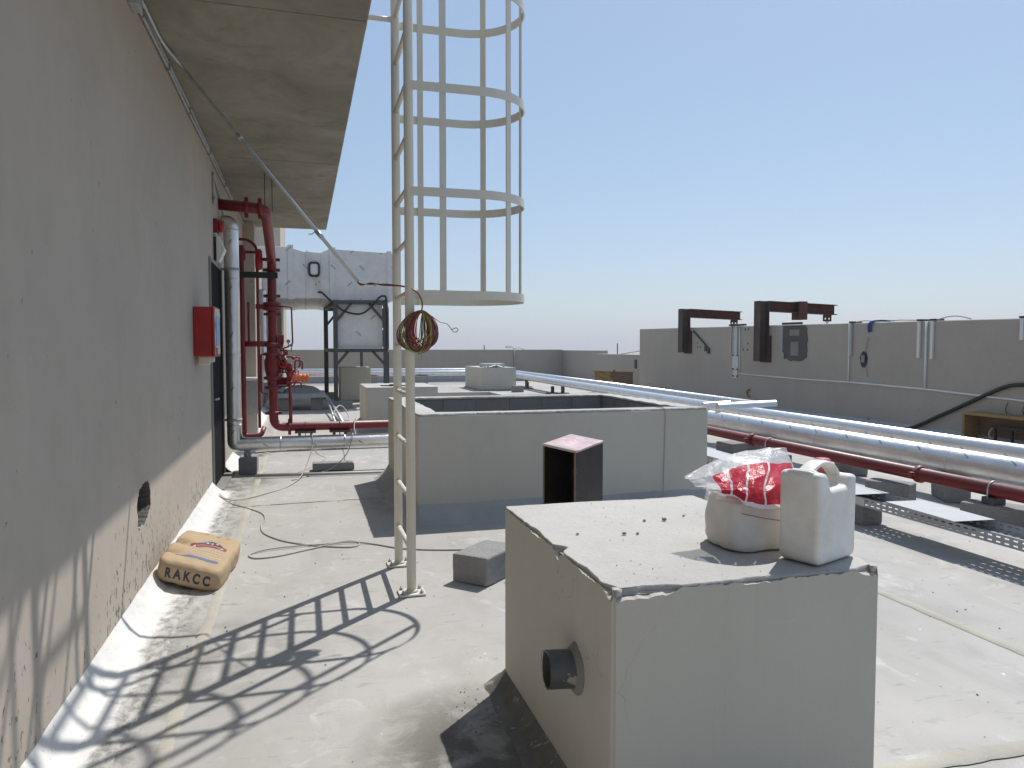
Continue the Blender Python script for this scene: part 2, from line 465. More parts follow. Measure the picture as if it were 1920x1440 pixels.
M = {
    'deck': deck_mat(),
    'wall': plaster('beige_wall_paint', (0.45, 0.392, 0.328), 0.07, 0.9, 0.8, 0.0, 0.0),
    'plinth': plaster('plinth_paint', (0.52, 0.492, 0.425), 0.06),
    'parapet': plaster('parapet_paint', (0.41, 0.365, 0.31), 0.08),
    'cant': cant_mat(),
    'white_paint': plaster('white_cant_paint', (0.68, 0.67, 0.645), 0.06),
    'soffit': soffit_mat(),
    'screed': concrete('plinth_screed', (0.52, 0.505, 0.475), 0.7, 0.2, 0.3),
    'mortar': concrete('raw_mortar', (0.30, 0.285, 0.262), 1.2, 0.5, 0.8),
    'cove': concrete('stained_cove', (0.30, 0.285, 0.255), 1.0, 0.35, 0.7),
    'cove_pale': concrete('pale_cove', (0.43, 0.43, 0.42), 0.8, 0.2, 0.5),
    'pad': concrete('mortar_pad_hole_shade', (0.13, 0.12, 0.104), 1.2, 0.4, 0.8),  # dark pad mortar; inside the wall hole this colour paints shade
    'cove_dirt_shade': splashed('soiled_shade_dark_cove', (0.085, 0.08, 0.068), (0.40, 0.385, 0.35), 0.5),  # soiled mortar with drips, darkened further for the shadow it lies in
    'block': concrete('cement_block', (0.335, 0.33, 0.32), 1.0, 0.55, 0.9, True),
    'dark_block': concrete('blue_grey_block', (0.24, 0.24, 0.24), 1.0, 0.4, 0.7, True),
    'stone': concrete('stone_chip', (0.30, 0.285, 0.265), 3.0, 0.4, 0.6, True),
    'cream': simple('cream_enamel', (0.66, 0.635, 0.545), 0.38, 0.0, 0.08, 5, 0.03),
    'galv': simple('galvanised_steel', (0.55, 0.56, 0.57), 0.42, 0.85, 0.2, 14, 0.05),
    'galv_dull': simple('weathered_galvanised', (0.42, 0.43, 0.44), 0.6, 0.3, 0.25, 10, 0.05),
    'lid': simple('tray_lid_zinc', (0.42, 0.435, 0.44), 0.6, 0.1, 0.12, 4),
    'dark_steel': simple('dark_angle_steel', (0.085, 0.09, 0.09), 0.55, 0.2, 0.3, 8),
    'rust': simple('rust_red_primer', (0.115, 0.045, 0.036), 0.75, 0.0, 0.5, 5, 0.15),
    'rust_post': simple('weathered_brown_steel', (0.105, 0.078, 0.064), 0.8, 0.0, 0.45, 4, 0.15),
    'red': red_paint('red_enamel', (0.20, 0.010, 0.015)),
    'red_bright': red_paint('bright_red_enamel', (0.40, 0.015, 0.018)),
    'foil': marked('foil_cladding', (0.80, 0.79, 0.775), 0.78, 0.34, 0.58, 0.22, 0.05, 0.009, R(32), (0.22, 0.21, 0.21), 0.34, False),
    'duct': marked('white_duct_facing', (0.70, 0.695, 0.685), 0.03, 0.5, 0.78, 0.44, 0.085, 0.022, R(42), (0.27, 0.28, 0.30), 0.12),
    'alu': simple('aluminium', (0.72, 0.73, 0.74), 0.35, 0.85, 0.1, 8),
    'black': simple('black_plastic', (0.018, 0.018, 0.02), 0.45, 0, 0.2),
    'door': simple('black_door_paint', (0.016, 0.016, 0.017), 0.85, 0, 0.3, 6, 0, 0.08),
    'frame': simple('grey_door_frame', (0.26, 0.25, 0.235), 0.6, 0, 0.15),
    'white_pl': simple('white_plastic', (0.72, 0.72, 0.70), 0.4, 0, 0.06),
    'pvc': splashed('grey_pvc_pipe', (0.075, 0.077, 0.078), (0.40, 0.38, 0.34), 0.9),
    'film_ply': splashed('black_film_plywood', (0.022, 0.018, 0.018), (0.12, 0.115, 0.11), 0.35),
    'ply_top': splashed('pink_board', (0.46, 0.33, 0.34), (0.72, 0.68, 0.66), 0.8),
    'ply_edge': wood_mat('plywood_edge', (0.28, 0.19, 0.10), (0.17, 0.11, 0.06)),
    'wood': wood_mat('raw_timber', (0.36, 0.23, 0.10), (0.25, 0.15, 0.06)),
    'wood_dark': wood_mat('old_board', (0.24, 0.16, 0.10), (0.14, 0.09, 0.055)),
    'kraft': simple('kraft_paper', (0.44, 0.325, 0.20), 0.7, 0, 0.10, 7, 0.12, 0.3),
    'ink_navy': simple('navy_ink', (0.045, 0.05, 0.085), 0.7, 0, 0.3, 20),
    'ink_blue': simple('blue_ink', (0.13, 0.17, 0.30), 0.7, 0, 0.25, 20),
    'ink_red': simple('red_ink', (0.30, 0.07, 0.08), 0.7, 0, 0.3, 20),
    'ink_pale': simple('pale_ink', (0.55, 0.47, 0.38), 0.7, 0, 0.1, 20),
    'sack': simple('woven_white_sack', (0.70, 0.68, 0.64), 0.7, 0, 0.12, 9, 0.25, 0.3),
    'film': sheet_mat(),
    'hdpe': hdpe_mat(),
    'cap': simple('faded_red_cap', (0.52, 0.14, 0.15), 0.5, 0, 0.15),
    'cable_white': simple('dusty_white_cable', (0.46, 0.44, 0.40), 0.6, 0, 0.2, 30),
    'cable_black': simple('black_cable', (0.02, 0.02, 0.022), 0.5, 0, 0.2),
    'w_red': simple('red_wire', (0.42, 0.06, 0.06), 0.4, 0, 0.2),
    'w_brown': simple('brown_wire', (0.24, 0.10, 0.07), 0.4, 0, 0.2),
    'w_dark': simple('dark_wire', (0.03, 0.03, 0.03), 0.4, 0, 0.2),
    'w_green': simple('yellow_green_wire', (0.42, 0.42, 0.10), 0.4, 0, 0.2),
    'tie': simple('yellow_tape', (0.50, 0.42, 0.05), 0.5, 0, 0.2),
    'blue': simple('blue_hose', (0.045, 0.09, 0.25), 0.45, 0, 0.2),
    'blue_panel': simple('navy_panel', (0.015, 0.035, 0.08), 0.5, 0, 0.15),
    'sticker': simple('blue_sticker', (0.22, 0.42, 0.68), 0.5, 0, 0.1),
    'paper': simple('torn_paper', (0.68, 0.62, 0.48), 0.7, 0, 0.15),
    'orange': simple('orange_conduit', (0.55, 0.13, 0.02), 0.5, 0, 0.2),
    'joint': concrete('joint_sealant', (0.47, 0.445, 0.375), 1.5, 0.2, 0.35),
    'sand': concrete('desert_sand', (0.44, 0.37, 0.29), 0.02, 0.1, 0.0),
    'far': simple('far_building', (0.40, 0.38, 0.36), 0.8, 0, 0.1, 0.02),
    'grit': concrete('grit', (0.25, 0.24, 0.22), 3.0, 0.3, 0.3),
}

# ------------------------------------------------------------------ mesh helpers


class MB:
    """collects faces, builds ONE mesh object"""
    def __init__(self):
        self.v = []
        self.f = []
        self.uv = []
        self.sm = []

    def face(self, idx, uv=None, smooth=False):
        self.f.append(tuple(idx))
        self.uv.append(uv)
        self.sm.append(smooth)

    def box(self, x0, y0, z0, x1, y1, z1, mat=None):
        b = len(self.v)
        for z in (z0, z1):
            for (x, y) in ((x0, y0), (x1, y0), (x1, y1), (x0, y1)):
                p = Vector((x, y, z))
                self.v.append(mat @ p if mat else p)
        for q in ((3, 2, 1, 0), (4, 5, 6, 7), (0, 1, 5, 4), (1, 2, 6, 5), (2, 3, 7, 6), (3, 0, 4, 7)):
            self.face([b + i for i in q])
        return self

    def bar(self, p0, p1, w, h, up=(0, 0, 1)):
        """rectangular bar between two points"""
        p0, p1 = Vector(p0), Vector(p1)
        d = p1 - p0
        L = d.length
        d.normalize()
        u = Vector(up)
        s = d.cross(u)
        if s.length < 1e-4:
            s = d.cross(Vector((1, 0, 0)))
        s.normalize()
        u = s.cross(d)
        m = Matrix((d, s, u)).transposed().to_4x4()
        m.translation = p0
        return self.box(0, -w / 2, -h / 2, L, w / 2, h / 2, m)

    def tube(self, pts, r, n=12, closed=False, caps=True, radii=None):
        pts = [Vector(p) for p in pts]
        k = len(pts)
        tang = []
        for i in range(k):
            if closed:
                t = pts[(i + 1) % k] - pts[i - 1]
            else:
                t = pts[min(i + 1, k - 1)] - pts[max(i - 1, 0)]
            tang.append(t.normalized())
        ref = Vector((0, 0, 1)) if abs(tang[0].z) < 0.9 else Vector((1, 0, 0))
        nrm = tang[0].cross(ref).normalized()
        base = len(self.v)
        dist = 0
        ds = []
        for i in range(k):
            if i:
                dist += (pts[i] - pts[i - 1]).length
                ax = tang[i - 1].cross(tang[i])
                if ax.length > 1e-6:
                    nrm = Matrix.Rotation(tang[i - 1].angle(tang[i]), 3, ax.normalized()) @ nrm
            ds.append(dist)
            bn = tang[i].cross(nrm).normalized()
            rr = radii[i] if radii else r
            for j in range(n):
                a = 2 * math.pi * j / n
                self.v.append(pts[i] + (nrm * math.cos(a) + bn * math.sin(a)) * rr)
        rings = k if closed else k - 1
        for i in range(rings):
            a = base + i * n
            b = base + ((i + 1) % k) * n
            u0 = ds[i]
            u1 = ds[i + 1] if i + 1 < k else dist
            for j in range(n):
                j2 = (j + 1) % n
                v0, v1 = 2 * math.pi * r * j / n, 2 * math.pi * r * (j + 1) / n
                self.face((a + j, b + j, b + j2, a + j2)[::-1], ((u0, v1), (u1, v1), (u1, v0), (u0, v0)), True)
        if caps and not closed:
            self.face([base + j for j in range(n)], None)
            self.face([base + (k - 1) * n + j for j in range(n)][::-1], None)
        return self

    def cyl(self, p0, p1, r, n=16, r1=None):
        return self.tube([p0, p1], r, n, radii=[r, r if r1 is None else r1])

    def lathe(self, prof, o, axis='Z', n=20):
        """prof: list of (radius, height)"""
        b = len(self.v)
        o = Vector(o)
        for (r, h) in prof:
            for j in range(n):
                a = 2 * math.pi * j / n
                c, s = r * math.cos(a), r * math.sin(a)
                q = {'Z': (c, s, h), 'X': (h, c, s), 'Y': (s, h, c)}[axis]
                self.v.append(o + Vector(q))
        for i in range(len(prof) - 1):
            for j in range(n):
                j2 = (j + 1) % n
                self.face((b + i * n + j, b + i * n + j2, b + (i + 1) * n + j2, b + (i + 1) * n + j), None, True)
        self.face([b + j for j in range(n)][::-1])
        e = b + (len(prof) - 1) * n
        self.face([e + j for j in range(n)])
        return self

    def grid(self, rows, smooth=True, uv=True):
        b = len(self.v)
        R_, C_ = len(rows), len(rows[0])
        for r in rows:
            self.v.extend(Vector(p) for p in r)
        for i in range(R_ - 1):
            for j in range(C_ - 1):
                q = (b + i * C_ + j, b + i * C_ + j + 1, b + (i + 1) * C_ + j + 1, b + (i + 1) * C_ + j)
                t = None
                if uv:
                    t = tuple((jj / (C_ - 1), ii / (R_ - 1)) for ii, jj in ((i, j), (i, j + 1), (i + 1, j + 1), (i + 1, j)))
                self.face(q, t, smooth)
        return self

    def prism(self, poly, a0, a1, axis='X'):
        """2D polygon extruded along an axis; poly in the other two coordinates (in xyz order)"""
        def pt(q, a):
            return {'X': (a, q[0], q[1]), 'Y': (q[0], a, q[1]), 'Z': (q[0], q[1], a)}[axis]
        b = len(self.v)
        k = len(poly)
        for a in (a0, a1):
            self.v.extend(Vector(pt(q, a)) for q in poly)
        self.face(range(b, b + k))
        self.face(range(b + 2 * k - 1, b + k - 1, -1))
        for i in range(k):
            j = (i + 1) % k
            self.face((b + j, b + i, b + k + i, b + k + j))
        return self

    def mesh(self, name, mat, origin=(0, 0, 0), bevel=0.0, seg=1, weld=False):
        me = bpy.data.meshes.new(name)
        o = Vector(origin)
        me.from_pydata([tuple(p - o) for p in self.v], [], self.f)
        lay = me.uv_layers.new(name='UVMap')
        for poly, uv in zip(me.polygons, self.uv):
            poly.use_smooth = self.sm[poly.index]
            nrm = poly.normal
            ax = max(range(3), key=lambda i: abs(nrm[i]))
            for c, li in enumerate(poly.loop_indices):
                if uv:
                    lay.data[li].uv = uv[c]
                else:
                    co = me.vertices[me.loops[li].vertex_index].co + o
                    lay.data[li].uv = (co.y, co.z) if ax == 0 else ((co.x, co.z) if ax == 1 else (co.x, co.y))
        bm = bmesh.new()
        bm.from_mesh(me)
        if weld:
            bmesh.ops.remove_doubles(bm, verts=bm.verts, dist=1e-5)
        bmesh.ops.recalc_face_normals(bm, faces=bm.faces)
        if bevel:
            ed = [e for e in bm.edges if len(e.link_faces) == 2 and e.calc_face_angle(0) > 0.6]
            bmesh.ops.bevel(bm, geom=ed, offset=bevel, segments=seg, affect='EDGES', profile=0.5)
        bm.to_mesh(me)
        bm.free()
        me.materials.append(M[mat] if isinstance(mat, str) else mat)
        return me

    def build(self, name, mat, parent=None, origin=None, bevel=0.0, seg=1, weld=False):
        if origin is None:
            origin = parent['base'] if parent is not None else (0, 0, 0)
        me = self.mesh(name, mat, origin, bevel, seg, weld)
        return place(name, me, parent, origin)


def place(name, me, parent=None, origin=(0, 0, 0)):
    o = bpy.data.objects.new(name, me)
    COL.objects.link(o)
    if parent is not None:
        o.parent = parent
        # parts are written in world coordinates, relative to the thing's base
        o.location = Vector(origin) - Vector(parent['base'])
    else:
        o.location = origin
    o['base'] = tuple(origin)
    return o


def tag(o, label, cat, group=None, kind=None):
    o['label'] = label
    o['category'] = cat
    if group:
        o['group'] = group
    if kind:
        o['kind'] = kind
    return o


def thing(name, base, label, cat, group=None):
    o = bpy.data.objects.new(name, None)
    COL.objects.link(o)
    o.location = base
    o.empty_display_size = 0.1
    o['base'] = tuple(base)
    return tag(o, label, cat, group)


def struct(o):
    o['kind'] = 'structure'
    return o


def arc(c, r, a0, a1, n, u, v):
    c, u, v = Vector(c), Vector(u), Vector(v)
    return [c + (u * math.cos(a0 + (a1 - a0) * i / n) + v * math.sin(a0 + (a1 - a0) * i / n)) * r for i in range(n + 1)]


def fillet_path(pts, r, n=6):
    """polyline with rounded corners"""
    pts = [Vector(p) for p in pts]
    out = [pts[0]]
    for a, b, c in zip(pts, pts[1:], pts[2:]):
        d0, d1 = (a - b), (c - b)
        rr = min(r, d0.length * 0.49, d1.length * 0.49)
        p, q = b + d0.normalized() * rr, b + d1.normalized() * rr
        for i in range(n + 1):
            t = i / n
            out.append((1 - t) ** 2 * p + 2 * t * (1 - t) * b + t * t * q)
    out.append(pts[-1])
    return out


def smooth_path(pts, n=8):
    pts = [Vector(p) for p in pts]
    out = []
    for i in range(len(pts) - 1):
        p0, p1, p2, p3 = pts[max(i - 1, 0)], pts[i], pts[i + 1], pts[min(i + 2, len(pts) - 1)]
        for k in range(n):
            t = k / n
            out.append(0.5 * ((2 * p1) + (p2 - p0) * t + (2 * p0 - 5 * p1 + 4 * p2 - p3) * t * t + (3 * p1 - p0 - 3 * p2 + p3) * t ** 3))
    out.append(pts[-1])
    return out


def curve_mesh(name, loops, half, bevel=0.0, res=3, offset=0.0):
    """filled 2D outline with holes, extruded +-half along local Z"""
    cu = bpy.data.curves.new(name, 'CURVE')
    cu.dimensions = '2D'
    cu.fill_mode = 'BOTH'
    cu.extrude = half
    cu.bevel_depth = bevel
    cu.bevel_resolution = res
    cu.offset = offset
    for lp in loops:
        sp = cu.splines.new('POLY')
        sp.points.add(len(lp) - 1)
        for i, (x, y) in enumerate(lp):
            sp.points[i].co = (x, y, 0, 1)
        sp.use_cyclic_u = True
    ob = bpy.data.objects.new(name, cu)
    COL.objects.link(ob)
    dg = bpy.context.evaluated_depsgraph_get()
    me = bpy.data.meshes.new_from_object(ob.evaluated_get(dg))
    bpy.data.objects.remove(ob)
    bpy.data.curves.remove(cu)
    bm = bmesh.new()
    bm.from_mesh(me)
    bmesh.ops.remove_doubles(bm, verts=bm.verts, dist=1e-5)
    bmesh.ops.recalc_face_normals(bm, faces=bm.faces)
    bm.to_mesh(me)
    bm.free()
    me.name = name
    return me


def round_poly(pts, r, n=5):
    """closed 2D polygon with rounded corners; r may be per point"""
    out = []
    k = len(pts)
    for i in range(k):
        a, b, c = Vector(pts[i - 1]), Vector(pts[i]), Vector(pts[(i + 1) % k])
        rr = r[i] if hasattr(r, '__len__') else r
        d0, d1 = a - b, c - b
        rr = min(rr, d0.length * 0.48, d1.length * 0.48)
        p, q = b + d0.normalized() * rr, b + d1.normalized() * rr
        for j in range(n + 1):
            t = j / n
            w = (1 - t) ** 2 * p + 2 * t * (1 - t) * b + t * t * q
            out.append((w.x, w.y))
    return out

# ------------------------------------------------------------------ the setting
XW = -0.985          # face of the left-hand building
SOF = 3.80           # underside of its canopy
terrain = MB()
terrain.box(-7000, -7000, -16.5, 7000, 7000, -16)
struct(terrain.build('ground', 'sand'))

deck = MB()
deck.box(-14, -5, -0.4, 13.2, 36.2, 0)
deck = struct(deck.build('roof_deck', 'deck'))


def ragged_strip(p0, p1, w, z, jag, seed, step=0.06):
    rnd = random.Random(seed)
    p0, p1 = Vector((*p0, 0)), Vector((*p1, 0))
    d = (p1 - p0)
    L = d.length
    d.normalize()
    s = Vector((-d.y, d.x, 0))
    k = max(2, int(L / step))
    rows = []
    for i in range(k + 1):
        c = p0 + d * (L * i / k) + s * (noise.noise(Vector((i * 0.11, seed, 0))) * jag * 1.5)
        a = w / 2 + rnd.uniform(-jag, jag)
        b = w / 2 + rnd.uniform(-jag, jag)
        rows.append([c - s * a + Vector((0, 0, z - 0.006)), c - s * (a - 0.012) + Vector((0, 0, z)), c + s * (b - 0.012) + Vector((0, 0, z)), c + s * b + Vector((0, 0, z - 0.006))])
    mb = MB()
    mb.grid(rows, True, False)
    return mb


for i, (a, b, w) in enumerate((((-0.55, 3.0), (-0.535, 34.0), 0.075), ((-0.85, 7.88), (0.98, 7.99), 0.018), ((3.62, -2.0), (3.62, 5.8), 0.075), ((-0.5, 2.26), (9.0, 2.25), 0.085))):
    if i == 3:
        a = (1.95, 2.26)
    ragged_strip(a, b, w, 0.003 + 0.0025 * i, 0.006, i + 1).build('joint_strip', 'joint', deck)

# ------------------------------------------------------------------ left-hand building
bld = thing('building', (XW - 1.5, 8, 0), 'beige rendered stair building with concrete canopy along the left', 'building')
rnd = random.Random(3)
hole = []
hk = [(5.30, 0.735), (5.20, 0.745), (5.10, 0.735), (5.03, 0.72), (4.97, 0.68), (4.94, 0.62), (4.965, 0.56), (4.955, 0.50), (5.00, 0.47), (5.06, 0.495), (5.14, 0.475), (5.22, 0.50), (5.30, 0.53), (5.37, 0.56), (5.365, 0.63), (5.35, 0.69)]
for i in range(len(hk)):
    a, b = Vector(hk[i]), Vector(hk[(i + 1) % len(hk)])
    for k in range(5):
        q = a + (b - a) * k / 5
        hole.append((q.x + rnd.uniform(-0.008, 0.008), q.y + rnd.uniform(-0.007, 0.007)))
DY0, DY1, DZ = 8.82, 10.02, 2.60
me = curve_mesh('wall', [[(-5, -0.3), (24.0, -0.3), (24.0, SOF), (-5, SOF)], [(DY0, 0.02), (DY1, 0.02), (DY1, DZ), (DY0, DZ)], hole], 0.09)
me.materials.append(M['wall'])
w = place('wall', me, bld, bld['base'])
w.matrix_local = Matrix(((0, 0, 1, XW - 0.09 - bld['base'][0]), (1, 0, 0, -bld['base'][1]), (0, 1, 0, 0), (0, 0, 0, 1)))
# blockwork behind the knocked-out hole, coloured dark for the shade inside
mb = MB()
rows = []
for i in range(14):
    rows.append([Vector((XW - 0.150 + 0.06 * noise.noise(Vector((i * 0.7, j * 0.6, 2))), 4.80 + 0.70 * j / 12, 0.36 + 0.50 * i / 13)) for j in range(13)])
mb.grid(rows, False)
mb.build('hole_shade_rubble', 'pad', bld)
hc = Vector((sum(q[0] for q in hole) / len(hole), sum(q[1] for q in hole) / len(hole)))
rows = []
for i in range(len(hole) + 1):
    y, z = hole[i % len(hole)]
    q = Vector((y, z)) - hc
    rows.append([(XW - dd - 0.006 * noise.noise(Vector((y * 30, z * 30, dd * 40))), hc.x + q.x * k_, hc.y + q.y * k_) for dd, k_ in ((0.001, 0.995), (0.02, 0.965), (0.06, 0.95), (0.12, 0.93), (0.175, 0.95))])
mb = MB()
mb.grid(rows, False, False)
mb.build('hole_shade_lining', 'pad', bld)  # added lining, its dark colour puts shade over the sunlit reveal
mb = MB()
mb.box(XW - 6, -5, -0.3, XW - 0.30, 24.0, SOF)
mb.build('core', 'wall', bld)
# door
mb = MB()
for (y0, y1, z0, z1) in ((DY0 - 0.002, DY0 + 0.034, 0.02, DZ), (DY1 - 0.034, DY1 + 0.002, 0.02, DZ), (DY0 + 0.034, DY1 - 0.034, DZ - 0.04, DZ + 0.002)):
    mb.box(XW - 0.15, y0, z0, XW + 0.022, y1, z1)
door_frame = mb.build('door_frame', 'frame', bld, bevel=0.004)
mb = MB()
mb.box(XW - 0.035, DY0 + 0.037, 0.03, XW + 0.012, DY1 - 0.037, DZ - 0.043)
leaf = mb.build('door_leaf', 'door', bld, bevel=0.003)
mb = MB()
mb.cyl((XW + 0.01, DY0 + 0.16, 1.02), (XW + 0.05, DY0 + 0.16, 1.02), 0.012)
mb.bar((XW + 0.05, DY0 + 0.15, 1.02), (XW + 0.05, DY0 + 0.28, 1.02), 0.02, 0.02)
mb.build('door_handle', 'galv', leaf)
mb = MB()
mb.box(XW - 0.15, DY0, 0.001, XW + 0.12, DY1, 0.022)
mb.build('threshold', 'mortar', bld)
# canopy slab
mb = MB()
mb.box(XW - 5.9, -5, SOF, 0.45, 14.5, SOF + 0.32)
slab = mb.build('canopy_slab', 'soffit', bld, bevel=0.012)
for (y0, y1, x0, x1) in ((9.3, 9.31, -0.8, 0.44), (5.2, 5.21, -0.9, 0.44), (12.4, 12.41, -0.9, 0.44)):
    mb = MB()
    mb.bar((x0, y0, SOF - 0.001), (x1, y0 + 0.03, SOF - 0.001), 0.012, 0.006)
    mb.build('board_joint', 'mortar', slab)
mb = MB()
mb.box(XW + 0.001, 13.9, 0.0, -0.80, 14.35, SOF - 0.001)
mb.build('pier', 'wall', bld, bevel=0.006)
# upper storey set back over the canopy, far stair tower
mb = MB()
mb.box(XW - 5.9, -4.8, SOF + 0.32, XW - 1.2, 14.0, 7.2)
mb.build('upper_storey', 'wall', bld, bevel=0.01)
# white painted cant strip along the wall foot
for (y0, y1) in ((-3.0, DY0 - 0.03), (DY1 + 0.03, 23.9)):
    rows = []
    k = int((y1 - y0) / 0.05)
    for i in range(k + 1):
        y = y0 + (y1 - y0) * i / k
        e = 0.018 * noise.noise(Vector((y * 3, 1, 0))) + 0.014 * noise.noise(Vector((y * 11, 2, 0))) + 0.008 * noise.noise(Vector((y * 37, 3, 0)))
        b = 0.006 * noise.noise(Vector((y * 5, 7, 0)))
        rows.append([(XW + 0.001, y, 0.115 + b), (XW + 0.012, y, 0.100 + b), (XW + 0.05, y, 0.055 + b), (XW + 0.10, y, 0.018), (XW + 0.165 + e, y, 0.007), (XW + 0.26 + e * 1.6, y, 0.0035), (XW + 0.275 + e * 1.6, y, -0.004)])
    mb = MB()
    mb.grid(rows, True, False)
    mb.build('cant_strip', 'cant', bld)

# stair tower further along the same roof
tower = thing('stair_tower', (-3.5, 26, 0), 'plain beige tower block rising behind the white duct', 'building')
mb = MB()
mb.box(-7.0, 24.0, -0.3, -0.62, 31.0, 6.8)
mb.build('wall', 'wall', tower, bevel=0.01)
mb = MB()
mb.box(-7.0, 23.94, 6.8, -0.56, 31.06, 7.0)
mb.build('coping', 'white_paint', tower)

# ------------------------------------------------------------------ parapets


def parapet(name, label, rect, top, coping=True, skirt=True):
    x0, y0, x1, y1 = rect
    t = thing(name, ((x0 + x1) / 2, (y0 + y1) / 2, 0), label, 'wall')
    mb = MB()
    mb.box(x0, y0, -0.35, x1, y1, top)
    mb.build('wall', 'parapet', t, bevel=0.008)
    if coping:
        mb = MB()
        mb.box(x0 + 0.004, y0 + 0.004, top - 0.004, x1 - 0.004, y1 - 0.004, top + 0.022)
        mb.build('coping', 'screed', t, bevel=0.008)
    return t


pf = parapet('parapet_wall', 'low beige parapet wall closing the far end of the roof', (-14, 35.0, 12.4, 35.25), 1.49)
ps = parapet('parapet_wall', 'low beige side parapet between far corner and taller wall', (12.4, 29.9, 12.65, 35.25), 1.46)
pl = parapet('parapet_wall', 'pale thicker low wall with two dark slots behind the timber board', (12.1, 23.2, 12.6, 29.9), 1.32)
for (y, z) in ((25.9, 0.98), (25.32, 0.86)):
    mb = MB()
    mb.box(12.085, y - 0.10, z - 0.17, 12.10, y + 0.10, z + 0.17)
    mb.build('slot', 'black', pl)
# grey membrane upstand along the far walls
mb = MB()
mb.prism([(34.998, 0.0), (34.998, 0.36), (34.97, 0.36), (34.9, 0.05), (34.75, 0.0)], -13.9, 12.38, 'X')
mb.build('membrane_skirt', 'galv_dull', pf)

WX = 10.95


def wz(y, z):
    """the tall parapet follows the roof fall: everything on it climbs gently away from the camera"""
    return z + 0.0118 * (y - 9.2)


tall = thing('parapet_wall', (WX + 0.15, 15, 0), 'tall beige parapet wall along the right carrying rusty hoist brackets', 'wall')
yy = [2.0 + i * 0.5 for i in range(43)] + [23.15]
rings = []
for y in yy:
    zt = wz(y, 2.065) + 0.006 * noise.noise(Vector((y * 1.3, 4, 0)))
    rings.append([(WX + 0.012, y, zt), (WX, y, zt - 0.012), (WX, y, -0.35)])
mb = MB()
mb.grid(rings, False, False)
rr = [[(WX + 0.28, y, -0.35), (WX + 0.28, y, wz(y, 2.053)), (WX + 0.012, y, wz(y, 2.065) + 0.006 * noise.noise(Vector((y * 1.3, 4, 0))))] for y in yy]
mb.grid(rr, False, False)
for e in (0, -1):
    a, b = rings[e], rr[e]
    k = len(mb.v)
    mb.v.extend(Vector(p) for p in (a[2], a[1], a[0], b[1], b[0]))
    mb.face(range(k, k + 5))
tw = mb.build('wall', 'parapet', tall, weld=True)
mb = MB()
mb.prism([(WX + 0.001, 0.0), (WX + 0.001, 0.16), (WX - 0.03, 0.12), (WX - 0.14, 0.0)], 2.0, 23.1, 'Y')
mb.build('cant_strip', 'galv_dull', tall)
# drilled anchor holes in the wall
for (y, z) in ((19.3, 1.62), (19.3, 1.5), (19.15, 1.5), (16.9, 1.98), (16.75, 1.98), (16.78, 1.62), (16.98, 1.46), (16.78, 1.46), (22.4, 0.26), (21.5, 0.18), (21.25, 0.2), (18.9, 0.1), (12.5, 0.12), (12.2, 0.1)):
    mb = MB()
    mb.lathe([(0.028, -0.004), (0.02, -0.006)], (WX, y, wz(y, z)), 'X', 8)
    mb.build('anchor_hole', 'black', tall)

# ------------------------------------------------------------------ plinths


def jagged_loop(x0, y0, x1, y1, step, jag, seed, notches=()):
    rnd = random.Random(seed)
    out = []

    def edge(a, b):
        a, b = Vector(a), Vector(b)
        L = (b - a).length
        k = int(L / step)
        d = (b - a).normalized()
        nrm = Vector((-d.y, d.x))
        for i in range(k):
            p = a + d * (L * i / k)
            amt = abs(noise.noise(Vector((p.x * 9, p.y * 9, seed)))) * jag * 2.2 + rnd.uniform(0, jag * 0.55)
            for (nx, ny, nr, nd) in notches:
                dd = math.hypot(p.x - nx, p.y - ny)
                if dd < nr:
                    amt += nd * (1 - dd / nr)
            q = p + nrm * amt
            if i == 0:
                q = p + nrm * 0.008 + d * 0.008
            out.append((q.x, q.y))
    edge((x0, y0), (x1, y0))
    edge((x1, y0), (x1, y1))
    edge((x1, y1), (x0, y1))
    edge((x0, y1), (x0, y0))
    return out


def cove(rect, h, w, seed, mat, parent):
    """hand-thrown mortar fillet round a plinth"""
    x0, y0, x1, y1 = rect
    prof = [(0.0005, h), (0.012, h * 0.86), (w * 0.28, h * 0.5), (w * 0.6, h * 0.18), (w, -0.004)]
    loop = []
    st = 0.05
    for (a, b, nx, ny) in (((x0, y0), (x1, y0), 0, -1), ((x1, y0), (x1, y1), 1, 0), ((x1, y1), (x0, y1), 0, 1), ((x0, y1), (x0, y0), -1, 0)):
        L = math.hypot(b[0] - a[0], b[1] - a[1])
        k = max(2, int(L / st))
        for i in range(k + 1):
            t = i / k
            loop.append((a[0] + (b[0] - a[0]) * t, a[1] + (b[1] - a[1]) * t, nx, ny))
    rows = []
    cnt = len(loop)
    for i in range(cnt + 1):
        x, y, nx, ny = loop[i % cnt]
        e = 1 + 0.28 * noise.noise(Vector((x * 2.3, y * 2.3, seed))) + 0.14 * noise.noise(Vector((x * 13, y * 13, seed)))
        rows.append([(x + nx * o * e, y + ny * o * e, z * (0.75 + 0.35 * e) if z > 0 else z) for (o, z) in prof])
    mb = MB()
    mb.grid(rows, True, False)
    return mb.build('cove', mat, parent)


